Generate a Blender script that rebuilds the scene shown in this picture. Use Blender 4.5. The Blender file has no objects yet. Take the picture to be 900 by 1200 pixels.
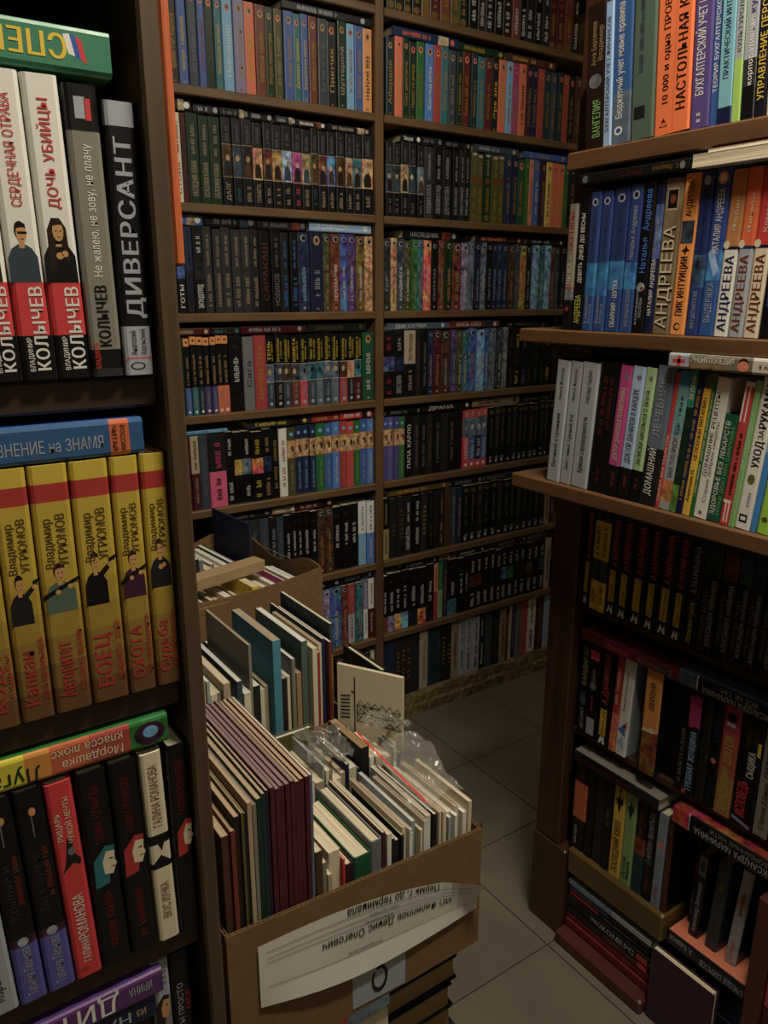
import bpy, math, random
from mathutils import Vector
rnd = random.Random(11)
SC = bpy.context.scene
COL = SC.collection
# ------------------------------------------------------------------ camera
F, CX, CY, H = 915.0, 450.0, 600.0, 1.33          # focal length in pixels of the 900x1200 frame, eye height
PIT = math.atan(254 / F); AZ = math.radians(34.4)
sA, cA, sP, cP = math.sin(AZ), math.cos(AZ), math.sin(PIT), math.cos(PIT)
FW = Vector((sA * cP, cA * cP, -sP)); RT = Vector((cA, -sA, 0)); UP = RT.cross(FW); EYE = Vector((0, 0, H))
cam = bpy.data.cameras.new('camera')
cam.sensor_fit = 'VERTICAL'; cam.sensor_height = 24; cam.lens = F / 1200 * 24
cam.clip_start = .01; cam.clip_end = 50
camo = bpy.data.objects.new('camera', cam); COL.objects.link(camo)
camo.location = EYE; camo.rotation_mode = 'QUATERNION'
camo.rotation_quaternion = (-FW).to_track_quat('Z', 'Y')
SC.camera = camo
# ------------------------------------------------------------------ world and exposure
w = bpy.data.worlds.new('world'); SC.world = w; w.use_nodes = True
w.node_tree.nodes['Background'].inputs[0].default_value = (.9, .8, .65, 1)
w.node_tree.nodes['Background'].inputs[1].default_value = .02
SC.view_settings.view_transform = 'Standard'; SC.view_settings.look = 'None'
SC.view_settings.gamma = 1; SC.view_settings.use_curve_mapping = False
SC.view_settings.exposure = 0.06
LAMP_AT = (.62, .22, 2.50); LAMP_W = 29
FILL_AT = (.2, -1.1, 2.50); FILL_W = 3.6  # added fill lamp behind the camera, lifts the frontal light
BACK_AT = (1.35, 1.02, 2.50); BACK_W = 6

def lamp_light(at, watts, sx, sy, name):
    l = bpy.data.lights.new(name, 'AREA'); l.shape = 'RECTANGLE'; l.size = sx; l.size_y = sy
    l.energy = watts; l.color = (1, .90, .72)
    o = bpy.data.objects.new(name, l); COL.objects.link(o); o.location = at
    return o
lamp_light(LAMP_AT, LAMP_W, .5, .1, 'ceiling_light_main')
lamp_light(FILL_AT, FILL_W, .5, .1, 'fill_light_rear')
lamp_light(BACK_AT, BACK_W, .5, .1, 'ceiling_light_back')

# ------------------------------------------------------------------ measuring helpers (photo pixel -> place)
def back_x(px, Y, z):
    k = (px - CX) / F
    return (Y * sA + k * (Y * cA * cP - (z - H) * sP)) / (cA - k * sA * cP)
def side_y(px, X, z):
    k = (px - CX) / F
    return (X * cA - k * (X * sA * cP - (z - H) * sP)) / (sA + k * cA * cP)

# ------------------------------------------------------------------ colours
def lin(c):
    return tuple((x / 12.92 if x <= .04045 else ((x + .055) / 1.055) ** 2.4) for x in c)
def hx(s):
    return lin(tuple(int(s[i:i + 2], 16) / 255 for i in (0, 2, 4)))
PAL = {k: hx(v) for k, v in dict(
    black='17161a', charcoal='2a2a2c', darkgrey='3d3d40', grey='7d7f82', silver='a9afb8', white='e6e4de', cream='ded3b8',
    beige='b9a68c', tan='a98f68', brown='5a3a22', darkbrown='33221a', rust='7d3a1e', maroon='5a1720', red='b3201f',
    brightred='d0202a', darkred='6e1716', orange='e0691c', amber='e89a2c', sand='c79a62', yellow='e3c51c', gold='b8912f',
    darkgold='7a6022', olive='5c5a2a', khaki='6b6530', green='2c7a3c', darkgreen='1d3d28', lightgreen='8cc07a', lime='a5d62e', deepgreen='14603f',
    teal='2b7c86', darkteal='1c4248', lightblue='6fb2dd', blue='2d62ad', brightblue='2c7fd0', skyblue='9cbce2', slate='42505e', greyblue='66788c',
    darkblue='1f3560', navy='1b2450', purple='5a3c7e', violet='4a4690', lilac='8f84ac', magenta='b02a7a', pink='e0407e', plum='4a2440',
    salmon='d9805f', greygreen='5f7466', lavender='5f5aa8', stone='8e8a80').items()}
def C(n, a=0.0):
    c = PAL[n] if isinstance(n, str) else n
    return (c[0] ** 1.16, c[1] ** 1.16, c[2] ** 1.16, c[3] if len(c) > 3 else a)

# ------------------------------------------------------------------ materials
def nt(name):
    m = bpy.data.materials.new(name); m.use_nodes = True
    t = m.node_tree; return m, t, t.nodes['Principled BSDF']
def N(t, kind, **kw):
    n = t.nodes.new(kind)
    for k, v in kw.items(): setattr(n, k, v)
    return n
def mat_print(name, rough, art_scale=28):
    m, t, b = nt(name)
    at = N(t, 'ShaderNodeAttribute', attribute_name='Col')
    tc = N(t, 'ShaderNodeTexCoord'); oi = N(t, 'ShaderNodeObjectInfo')
    mu = N(t, 'ShaderNodeMath', operation='MULTIPLY'); mu.inputs[1].default_value = 400
    t.links.new(oi.outputs['Random'], mu.inputs[0])
    n1 = N(t, 'ShaderNodeTexNoise', noise_dimensions='4D'); n1.inputs['Scale'].default_value = art_scale; n1.inputs['Detail'].default_value = 3
    n2 = N(t, 'ShaderNodeTexNoise', noise_dimensions='4D'); n2.inputs['Scale'].default_value = art_scale * 2.6; n2.inputs['Detail'].default_value = 4
    for n in (n1, n2):
        t.links.new(tc.outputs['Object'], n.inputs['Vector']); t.links.new(mu.outputs[0], n.inputs['W'])
    hs = N(t, 'ShaderNodeHueSaturation'); hs.inputs['Saturation'].default_value = .92
    def mod(src, gain, base):       # base + (noise-.5)*gain*alpha
        a = N(t, 'ShaderNodeMath', operation='SUBTRACT'); a.inputs[1].default_value = .5
        t.links.new(src, a.inputs[0])
        g = N(t, 'ShaderNodeMath', operation='MULTIPLY'); g.inputs[1].default_value = gain
        t.links.new(a.outputs[0], g.inputs[0])
        c = N(t, 'ShaderNodeMath', operation='MULTIPLY_ADD'); c.inputs[2].default_value = base
        t.links.new(g.outputs[0], c.inputs[0]); t.links.new(at.outputs['Alpha'], c.inputs[1])
        return c.outputs[0]
    t.links.new(mod(n1.outputs['Fac'], .32, .5), hs.inputs['Hue'])
    t.links.new(mod(n2.outputs['Fac'], 4.2, .95), hs.inputs['Value'])
    t.links.new(at.outputs['Color'], hs.inputs['Color'])
    t.links.new(hs.outputs[0], b.inputs['Base Color'])
    # scuffs: roughness only
    n3 = N(t, 'ShaderNodeTexNoise'); n3.inputs['Scale'].default_value = 60; n3.inputs['Detail'].default_value = 5
    t.links.new(tc.outputs['Object'], n3.inputs['Vector'])
    mr = N(t, 'ShaderNodeMapRange'); mr.inputs[3].default_value = rough - .1; mr.inputs[4].default_value = rough + .18
    t.links.new(n3.outputs['Fac'], mr.inputs[0]); t.links.new(mr.outputs[0], b.inputs['Roughness'])
    b.inputs['Specular IOR Level'].default_value = .4
    return m
def mat_pages():
    m, t, b = nt('page_edges')
    at = N(t, 'ShaderNodeAttribute', attribute_name='Col'); tc = N(t, 'ShaderNodeTexCoord')
    mp = N(t, 'ShaderNodeMapping'); mp.inputs['Scale'].default_value = (900, 6, 6)
    t.links.new(tc.outputs['Object'], mp.inputs['Vector'])
    n = N(t, 'ShaderNodeTexNoise'); n.inputs['Scale'].default_value = 1; n.inputs['Detail'].default_value = 2
    t.links.new(mp.outputs[0], n.inputs['Vector'])
    mr = N(t, 'ShaderNodeMapRange'); mr.inputs[1].default_value = .3; mr.inputs[2].default_value = .7; mr.inputs[3].default_value = .62; mr.inputs[4].default_value = 1.08
    t.links.new(n.outputs['Fac'], mr.inputs[0])
    mx = N(t, 'ShaderNodeVectorMath', operation='SCALE'); t.links.new(at.outputs['Color'], mx.inputs[0]); t.links.new(mr.outputs[0], mx.inputs['Scale'])
    t.links.new(mx.outputs[0], b.inputs['Base Color'])
    bp = N(t, 'ShaderNodeBump'); bp.inputs['Strength'].default_value = .35; bp.inputs['Distance'].default_value = .001
    t.links.new(n.outputs['Fac'], bp.inputs['Height']); t.links.new(bp.outputs[0], b.inputs['Normal'])
    b.inputs['Roughness'].default_value = .9
    return m
def mat_wood(name, c1, c2, axis, rough=.5, grain=38):
    m, t, b = nt(name)
    tc = N(t, 'ShaderNodeTexCoord'); mp = N(t, 'ShaderNodeMapping')
    s = [grain, grain, grain]; s['xyz'.index(axis)] = grain * .06
    mp.inputs['Scale'].default_value = s
    t.links.new(tc.outputs['Object'], mp.inputs['Vector'])
    n = N(t, 'ShaderNodeTexNoise'); n.inputs['Scale'].default_value = 1; n.inputs['Detail'].default_value = 6; n.inputs['Distortion'].default_value = 1.2
    t.links.new(mp.outputs[0], n.inputs['Vector'])
    n2 = N(t, 'ShaderNodeTexNoise'); n2.inputs['Scale'].default_value = 5; n2.inputs['Detail'].default_value = 4
    t.links.new(tc.outputs['Object'], n2.inputs['Vector'])
    r = N(t, 'ShaderNodeValToRGB'); e = r.color_ramp.elements
    e[0].position = .32; e[0].color = (*hx(c1), 1); e[1].position = .7; e[1].color = (*hx(c2), 1)
    ad = N(t, 'ShaderNodeMath', operation='MULTIPLY_ADD'); ad.inputs[1].default_value = .4; 
    t.links.new(n2.outputs['Fac'], ad.inputs[0])
    sc = N(t, 'ShaderNodeMath', operation='MULTIPLY'); sc.inputs[1].default_value = .62
    t.links.new(n.outputs['Fac'], sc.inputs[0]); t.links.new(sc.outputs[0], ad.inputs[2])
    t.links.new(ad.outputs[0], r.inputs[0]); t.links.new(r.outputs[0], b.inputs['Base Color'])
    bp = N(t, 'ShaderNodeBump'); bp.inputs['Strength'].default_value = .25; bp.inputs['Distance'].default_value = .002
    t.links.new(n.outputs['Fac'], bp.inputs['Height']); t.links.new(bp.outputs[0], b.inputs['Normal'])
    b.inputs['Roughness'].default_value = rough
    return m
def mat_noise(name, c1, c2, scale, rough, bump=.1, stretch=(1, 1, 1), per_object=False):
    m, t, b = nt(name)
    tc = N(t, 'ShaderNodeTexCoord'); mp = N(t, 'ShaderNodeMapping'); mp.inputs['Scale'].default_value = stretch
    t.links.new(tc.outputs['Object'], mp.inputs['Vector'])
    n = N(t, 'ShaderNodeTexNoise', noise_dimensions='4D'); n.inputs['Scale'].default_value = scale; n.inputs['Detail'].default_value = 6
    t.links.new(mp.outputs[0], n.inputs['Vector'])
    if per_object:
        oi = N(t, 'ShaderNodeObjectInfo'); mu = N(t, 'ShaderNodeMath', operation='MULTIPLY'); mu.inputs[1].default_value = 50
        t.links.new(oi.outputs['Random'], mu.inputs[0]); t.links.new(mu.outputs[0], n.inputs['W'])
    r = N(t, 'ShaderNodeValToRGB'); e = r.color_ramp.elements
    e[0].position = .3; e[0].color = (*hx(c1), 1); e[1].position = .7; e[1].color = (*hx(c2), 1)
    t.links.new(n.outputs['Fac'], r.inputs[0]); t.links.new(r.outputs[0], b.inputs['Base Color'])
    bp = N(t, 'ShaderNodeBump'); bp.inputs['Strength'].default_value = bump; bp.inputs['Distance'].default_value = .002
    t.links.new(n.outputs['Fac'], bp.inputs['Height']); t.links.new(bp.outputs[0], b.inputs['Normal'])
    b.inputs['Roughness'].default_value = rough
    return m
def mat_film():
    m = bpy.data.materials.new('clear_film'); m.use_nodes = True; t = m.node_tree; t.nodes.clear()
    o = N(t, 'ShaderNodeOutputMaterial'); tr = N(t, 'ShaderNodeBsdfTransparent'); tr.inputs[0].default_value = (.93, .92, .9, 1)
    gl = N(t, 'ShaderNodeBsdfGlossy'); gl.inputs['Roughness'].default_value = .22; gl.inputs[0].default_value = (.8, .8, .8, 1)
    df = N(t, 'ShaderNodeBsdfDiffuse'); df.inputs[0].default_value = (.75, .72, .66, 1)
    m1 = N(t, 'ShaderNodeMixShader'); m1.inputs[0].default_value = .13
    fr = N(t, 'ShaderNodeFresnel'); fr.inputs[0].default_value = 1.35
    m2 = N(t, 'ShaderNodeMixShader')
    t.links.new(tr.outputs[0], m1.inputs[1]); t.links.new(df.outputs[0], m1.inputs[2])
    t.links.new(fr.outputs[0], m2.inputs[0]); t.links.new(m1.outputs[0], m2.inputs[1]); t.links.new(gl.outputs[0], m2.inputs[2])
    t.links.new(m2.outputs[0], o.inputs[0])
    return m
def mat_emit(name, col, s):
    m, t, b = nt(name); b.inputs['Base Color'].default_value = (*col, 1)
    b.inputs['Emission Color'].default_value = (*col, 1); b.inputs['Emission Strength'].default_value = s
    return m
M = dict(
    cover=mat_print('laminated_cover', .36), cloth=mat_print('cloth_cover', .72), paper=mat_print('paper_cover', .62, 18), pages=mat_pages(),
    back_x=mat_wood('brown_shelf_wood_x', '4a3724', '745839', 'x'), back_z=mat_wood('brown_shelf_wood_z', '4a3724', '745839', 'z'),
    back_panel=mat_wood('dark_back_panel', '241a11', '33261a', 'z', .8),
    left_x=mat_wood('dark_shelf_wood_x', '2a1d14', '423022', 'x'), left_z=mat_wood('dark_shelf_wood_z', '3f3022', '5a4632', 'z'),
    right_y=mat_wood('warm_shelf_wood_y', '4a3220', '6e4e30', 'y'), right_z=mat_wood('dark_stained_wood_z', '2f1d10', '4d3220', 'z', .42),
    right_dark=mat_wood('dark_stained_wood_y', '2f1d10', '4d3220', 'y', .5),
    redwood=mat_wood('red_stained_wood', '40201a', '5a2c22', 'z'), olive_y=mat_wood('olive_board', '4a3a1c', '655028', 'y', .5),
    orange_edge=mat_wood('orange_board_edge', '9a4420', 'c4673a', 'z', .5, 160),
    plinth=mat_noise('worn_plinth', '43351f', '85714a', 26, .85, .9, (1, 1, 3)),
    tile=mat_noise('beige_floor_tile', '635c4f', '72695b', 9, .42, .04, per_object=True),
    grout=mat_noise('dark_grout', '38322a', '463f35', 60, .95, .3),
    plaster=mat_noise('wall_plaster', '8f8470', 'a3987f', 6, .9, .15),
    card=mat_noise('brown_cardboard', '6d5234', '7a5d3c', 70, .85, .06),
    card_edge=mat_noise('raw_cardboard_edge', '8f7146', 'b9996a', 90, .95, .3),
    sheet=mat_noise('white_sheet', 'c9c6bd', 'd8d5cc', 8, .6, .03), film=mat_film(),
    metal=mat_noise('lamp_housing', 'c8c8c4', 'd8d8d4', 12, .4, .02), diffuser=mat_emit('lamp_diffuser', (1, .9, .72), 3.0),
    redplastic=mat_noise('red_plastic', 'd01c18', 'e02a20', 10, .35, .02),
)

# ------------------------------------------------------------------ mesh collector
class MB:
    def __init__(s): s.v = []; s.f = []; s.c = []
    def poly(s, pts, col=(1, 1, 1, 0)):
        n = len(s.v); s.v += [tuple(p) for p in pts]; s.f.append(tuple(range(n, n + len(pts)))); s.c.append(col)
    def box(s, x0, x1, y0, y1, z0, z1, col=(1, 1, 1, 0)):
        n = len(s.v)
        s.v += [(x, y, z) for z in (z0, z1) for y in (y0, y1) for x in (x0, x1)]
        for q in ((0, 1, 5, 4), (1, 3, 7, 5), (3, 2, 6, 7), (2, 0, 4, 6), (4, 5, 7, 6), (0, 2, 3, 1)):
            s.f.append(tuple(n + i for i in q)); s.c.append(col)
    def bbox(s, x0, x1, y0, y1, z0, z1, e=.002, col=(1, 1, 1, 0)):       # box with chamfered edges along its outline
        n = len(s.v); L = []
        for (z, k) in ((z0, e), (z0 + e, 0), (z1 - e, 0), (z1, e)):
            ring = [(x0 + e + k, y0 + k), (x1 - e - k, y0 + k), (x1 - k, y0 + e + k), (x1 - k, y1 - e - k), (x1 - e - k, y1 - k), (x0 + e + k, y1 - k), (x0 + k, y1 - e - k), (x0 + k, y0 + e + k)]
            L.append(len(s.v)); s.v += [(x, y, z) for x, y in ring]
        for a, b in zip(L, L[1:]):
            for i in range(8):
                j = (i + 1) % 8; s.f.append((a + i, a + j, b + j, b + i)); s.c.append(col)
        s.f.append(tuple(L[0] + i for i in range(7, -1, -1))); s.c.append(col)
        s.f.append(tuple(L[3] + i for i in range(8))); s.c.append(col)
    def build(s, name, mat, parent=None, loc=(0, 0, 0), rot=(0, 0, 0), smooth=False):
        me = bpy.data.meshes.new(name); me.from_pydata(s.v, [], s.f)
        a = me.attributes.new('Col', 'FLOAT_COLOR', 'CORNER'); d = []
        for f, c in zip(s.f, s.c): d += list(c) * len(f)
        a.data.foreach_set('color', d)
        if smooth: me.polygons.foreach_set('use_smooth', [True] * len(me.polygons))
        me.materials.append(M[mat] if isinstance(mat, str) else mat)
        o = bpy.data.objects.new(name, me); COL.objects.link(o)
        o.parent = parent; o.location = loc; o.rotation_euler = rot
        return o
LABELS = {}
def tag(o, label, cat, group=None):
    o['label'] = label; o['category'] = cat
    if group: o['group'] = group
    if label in LABELS: print('DUPLICATE LABEL', label)
    n = len(label.split())
    if not 4 <= n <= 16: print('LABEL LENGTH', n, label)
    LABELS[label] = o
    return o
def empty(name, loc=(0, 0, 0), rot=(0, 0, 0)):
    o = bpy.data.objects.new(name, None); COL.objects.link(o); o.location = loc; o.rotation_euler = rot
    o.empty_display_size = .05
    return o
def struct(o): o['kind'] = 'structure'; return o

# ------------------------------------------------------------------ lettering
GL = {}
_cu = {}
def glyph(ch, wt):
    k = (ch, wt)
    if k in GL: return GL[k]
    wt = 0; k = (ch, 0)
    if k in GL: return GL[k]
    if wt not in _cu:
        cu = bpy.data.curves.new('glyphs', 'FONT'); cu.resolution_u = 2
        _cu[wt] = (cu, bpy.data.objects.new('glyphs', cu))
    cu, ob = _cu[wt]
    cu.body = ch; me = ob.to_mesh()
    vs = [(v.co.x, v.co.y) for v in me.vertices]; fs = [tuple(p.vertices) for p in me.polygons]
    w1 = max((v[0] for v in vs), default=0); ob.to_mesh_clear()
    cu.body = ch + ch; me = ob.to_mesh(); w2 = max((v.co.x for v in me.vertices), default=0); ob.to_mesh_clear()
    GL[k] = (vs, fs, (w2 - w1) if vs else .3)
    return GL[k]
def text2d(s, wt=1):
    out = []; x = 0
    for ch in s:
        vs, fs, adv = glyph(ch, wt)
        for li, d in enumerate(((0,), (-.012, .012), (-.03, 0, .03))[wt]): out.append((x + d, vs, fs, li * .00002))
        x += adv + (0, .015, .05)[wt]
    return out, max(x, .01)
def put_text(mb, s, length, cap, place, col, wt=1, shear=0.0, stretch=1.7):
    """lettering of cap height `cap` fitted into `length`; place(u, v) maps text coordinates to the surface"""
    g, wd = text2d(s, wt)
    sy = cap / .73; sx = min(length / wd, sy * stretch); off = (length - sx * wd) / 2
    for x, vs, fs, lift in g:
        n = len(mb.v)
        for a, b in vs:
            q = place(off + (x + a) * sx + shear * b * sy, b * sy); mb.v.append((q[0], q[1] - lift, q[2]))
        for f in fs: mb.f.append(tuple(n + i for i in f)); mb.c.append(col)
def scribble(mb, length, cap, place, col, r):
    """lettering too small to be read in the photograph: broken strokes of letter size"""
    u = 0; lw = cap * .62
    while u < length - lw:
        if r.random() < .16: u += lw * .8; continue
        a = cap * r.uniform(.0, .08); b = cap * r.uniform(.82, 1)
        q = r.random()
        def bar(u0, u1, v0, v1): mb.poly([place(u0, v0), place(u1, v0), place(u1, v1), place(u0, v1)], col)
        bar(u, u + lw * .26, a, b)
        if q < .6: bar(u + lw * .5, u + lw * .76, a, b)
        if q > .3: bar(u + lw * .2, u + lw * .74, (a + b) / 2 - cap * .1, (a + b) / 2 + cap * .12)
        if q > .7: bar(u + lw * .2, u + lw * .74, a, a + cap * .2)
        u += lw
# ------------------------------------------------------------------ one book
def book(name, label, loc, t, h, D=.132, rz=0.0, lean=0.0, base='black', bands=(), texts=(), decals=(), hard=True, group=None,
         page='cream', mat='cover', boards=None, flat=0, cat='book', tops=None):
    """t thickness, h height; bands (f0,f1,colour,art); texts (string|None,f0,f1,xf,hf,colour,weight[,'h']); flat +1/-1: lies on its side, spine outward"""
    if flat:
        root = empty(name, loc, (0, math.radians(90 * flat), rz))
    else:
        root = empty(name, loc, (0, math.radians(lean), rz))
    tag(root, label, cat, group)
    bc = C(base); brd = C(boards) if boards else bc
    r = min(.0035, t * .2) if hard else min(.0012, t * .12)
    wl = .0022 if hard else .0006
    O = [(-t / 2, D), (-t / 2, r), (-t / 2 + .3 * r, .3 * r), (-t / 2 + r, 0), (t / 2 - r, 0), (t / 2 - .3 * r, .3 * r), (t / 2, r), (t / 2, D)]
    I = [(-t / 2 + wl, D), (-t / 2 + wl, r + wl), (-t / 2 + wl, wl + .5 * r), (-t / 2 + r + wl * .3, wl), (t / 2 - r - wl * .3, wl), (t / 2 - wl, wl + .5 * r), (t / 2 - wl, r + wl), (t / 2 - wl, D)]
    mb = MB()
    bl = [(0, 1, bc)] if not bands else [(b[0], b[1], C(b[2], b[3] if len(b) > 3 else 0)) for b in bands]
    for i in range(7):
        segs = bl if 1 <= i <= 5 else [(0, 1, brd)]
        for (a, b, c) in segs:
            mb.poly([(*O[i], a * h), (*O[i + 1], a * h), (*O[i + 1], b * h), (*O[i], b * h)], c)
        mb.poly([(*I[i + 1], 0), (*I[i], 0), (*I[i], h), (*I[i + 1], h)], brd)
        tc = bl[-1][2] if 1 <= i <= 5 else brd
        mb.poly([(*O[i], h), (*O[i + 1], h), (*I[i + 1], h), (*I[i], h)], tc)
        mb.poly([(*O[i + 1], 0), (*O[i], 0), (*I[i], 0), (*I[i + 1], 0)], brd)
    for i in (0, 7):
        q = [(*O[i], 0), (*I[i], 0), (*I[i], h), (*O[i], h)]
        mb.poly(q if i else q[::-1], brd)
    mb.build('cover', mat, root)
    ins = .003 if hard else 0.0004
    pb = MB(); pg = C(page); x = t / 2 - wl - .0002
    dy = D - (.004 if hard else .0003)
    top = h - ins
    sag = .0015 if hard else .0004
    pb.poly([(-x, wl + .0006, top), (x, wl + .0006, top), (x, dy, top), (0, dy - sag, top), (-x, dy, top)], pg)
    pb.poly([(x, wl + .0006, ins), (-x, wl + .0006, ins), (-x, dy, ins), (0, dy - sag, ins), (x, dy, ins)], pg)
    pb.poly([(x, dy, ins), (0, dy - sag, ins), (0, dy - sag, top), (x, dy, top)], pg)
    pb.poly([(0, dy - sag, ins), (-x, dy, ins), (-x, dy, top), (0, dy - sag, top)], pg)
    pb.poly([(-x, wl + .0006, ins), (x, wl + .0006, ins), (x, wl + .0006, top), (-x, wl + .0006, top)], pg)
    pb.poly([(-x, dy, ins), (-x, wl + .0006, ins), (-x, wl + .0006, top), (-x, dy, top)], pg)
    pb.poly([(x, wl + .0006, ins), (x, dy, ins), (x, dy, top), (x, wl + .0006, top)], pg)
    pb.build('pages', 'pages', root)
    if texts:
        rr = random.Random(len(LABELS))
        for k_, tx in enumerate(texts):
            tb = MB()
            s, f0, f1, xf, hf, col = tx[:6]; wt = tx[6] if len(tx) > 6 else 1
            mode = tx[7] if len(tx) > 7 else 'v'
            e = -.00024 - .00007 * k_; xc = xf * t
            if mode == 'h':       # reads across the spine (hf is letter height in metres, f0 base fraction, f1 width fraction)
                cap = hf; L = f1 * t
                pl = lambda u, v: (xc - L / 2 + u, e, f0 * h + v)
            elif mode == 'd':     # reads downwards
                cap = hf * t; L = (f1 - f0) * h
                pl = lambda u, v: (xc - cap / 2 + v, e, f1 * h - u)
            else:
                cap = hf * t; L = (f1 - f0) * h
                pl = lambda u, v: (xc + cap / 2 - v, e, f0 * h + u)
            if s is None: scribble(tb, L, cap, pl, C(col), rr)
            else: put_text(tb, s, L, cap, pl, C(col), wt)
            if tb.f: tb.build('title' if k_ == 0 else 'lettering', mat, root)
    if decals:
        def zr(d):
            if d[0] == 'disc': return d[2] - d[4], d[2] + d[4]
            if d[0] == 'rect': return d[3], d[4]
            return min(p[1] for p in d[1]), max(p[1] for p in d[1])
        groups = []
        for d in sorted(decals, key=lambda d: zr(d)[0]):
            lo_, hi_ = zr(d)
            if groups and lo_ < groups[-1][1] + .01: groups[-1][2].append(d); groups[-1][1] = max(groups[-1][1], hi_)
            else: groups.append([lo_, hi_, [d]])
        for g_ in groups:
            db = MB()
            for d in g_[2]:
                k = d[0]
                if k == 'disc':       # xf, zf, rx (fraction of t), rz (fraction of h), colour, art
                    _, xf, zf, rx, rzf, col = d[:6]; a = d[6] if len(d) > 6 else 0; lay = d[7] if len(d) > 7 else 1
                    db.poly([(xf * t + rx * t * math.cos(q * math.pi / 6), -.00005 - .00003 * lay, zf * h + rzf * h * math.sin(q * math.pi / 6)) for q in range(12)], C(col, a))
                elif k == 'rect':
                    _, x0, x1, z0, z1, col = d[:6]; a = d[6] if len(d) > 6 else 0; lay = d[7] if len(d) > 7 else 0
                    y = -.00005 - .00003 * lay
                    db.poly([(x0 * t, y, z0 * h), (x1 * t, y, z0 * h), (x1 * t, y, z1 * h), (x0 * t, y, z1 * h)], C(col, a))
                elif k == 'poly':
                    _, pts, col = d[:3]; a = d[3] if len(d) > 3 else 0; lay = d[4] if len(d) > 4 else 1
                    db.poly([(px * t, -.00005 - .00003 * lay, pz * h) for px, pz in pts], C(col, a))
            db.build('cover_print', mat, root)
    return root
# ------------------------------------------------------------------ print motifs for spines
def figure(xf, z, w, hh, skin, hair, cloth, hands=0, glasses=False, t2h=.16, long_hair=False):
    """bust of a person printed on a spine. xf centre, z base, w width in t, hh height in h; t2h = t/h"""
    f = lambda pts: [(xf + a * w, z + b * hh) for a, b in pts]
    out = [('poly', f([(-.5, 0), (.48, 0), (.46, .42), (.3, .56), (.12, .62), (-.14, .62), (-.34, .55), (-.48, .4)]), cloth, 0, 1)]
    out.append(('poly', f([(-.09, .56), (.09, .56), (.08, .70), (-.08, .70)]), skin, 0, 2))
    ry = .17 * hh
    if long_hair: out.append(('poly', f([(-.32, .18), (-.12, .2), (-.1, .6), (.12, .6), (.2, .25), (.3, .35), (.27, .85), (.1, 1.0), (-.14, 1.0), (-.3, .82)]), hair, 0, 2))
    else: out.append(('disc', xf - .01 * w, z + .845 * hh, .185 * w, ry * .92, hair, 0, 3))
    out.append(('disc', xf + .02 * w, z + .80 * hh, .165 * w, ry * .95, skin, 0, 4))
    out.append(('poly', f([(-.16, .87), (-.05, .89), (.1, .9), (.18, .88), (.17, .95), (.02, 1.0), (-.15, .96)]), hair, 0, 5))
    if glasses: out.append(('rect', xf - .1 * w, xf + .2 * w, z + .79 * hh, z + .83 * hh, 'black', 0, 5))
    else:
        out.append(('rect', xf - .06 * w, xf - .01 * w, z + .79 * hh, z + .81 * hh, 'darkbrown', 0, 5)); out.append(('rect', xf + .07 * w, xf + .12 * w, z + .79 * hh, z + .81 * hh, 'darkbrown', 0, 5))
    out.append(('rect', xf - .02 * w, xf + .09 * w, z + .70 * hh, z + .715 * hh, 'rust', 0, 5))
    if hands == 1:    # arm with a raised pistol
        out.append(('poly', f([(.1, .42), (.62, .66), (.62, .78), (.1, .58)]), cloth, 0, 3)); out.append(('disc', xf + .62 * w, z + .73 * hh, .08 * w, .05 * hh, skin, 0, 4))
        out.append(('poly', f([(.6, .76), (.95, .84), (.95, .9), (.6, .84)]), 'black', 0, 5))
    if hands == 2:    # rifle across the chest
        out.append(('poly', f([(-.6, .28), (.62, .62), (.62, .69), (-.6, .38)]), 'black', 0, 4)); out.append(('disc', xf - .1 * w, z + .42 * hh, .09 * w, .05 * hh, skin, 0, 5)); out.append(('disc', xf + .3 * w, z + .5 * hh, .09 * w, .05 * hh, skin, 0, 5))
    if hands == 3:    # hands together
        out.append(('disc', xf, z + .42 * hh, .11 * w, .055 * hh, skin, 0, 5)); out.append(('disc', xf + .16 * w, z + .45 * hh, .1 * w, .05 * hh, skin, 0, 5))
    return out
def emblem(zf, col='tan', t=.022, h=.195):
    return [('disc', 0, zf, .24, .24 * t / h * 1.3, col, .5, 1), ('disc', 0.02, zf + .004, .13, .16 * t / h, 'darkred', 0, 2)]
ORD = ['first', 'second', 'third', 'fourth', 'fifth', 'sixth', 'seventh', 'eighth', 'ninth', 'tenth', 'eleventh', 'twelfth', 'thirteenth', 'fourteenth', 'fifteenth',
       'sixteenth', 'seventeenth', 'eighteenth', 'nineteenth', 'twentieth', 'twenty-first', 'twenty-second', 'twenty-third', 'twenty-fourth', 'twenty-fifth', 'twenty-sixth',
       'twenty-seventh', 'twenty-eighth', 'twenty-ninth', 'thirtieth'] + ['thirty-' + q for q in ('first', 'second', 'third', 'fourth', 'fifth', 'sixth', 'seventh', 'eighth', 'ninth')] + ['fortieth'] + ['forty-' + q for q in ('first', 'second', 'third', 'fourth', 'fifth', 'sixth')]

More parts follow.
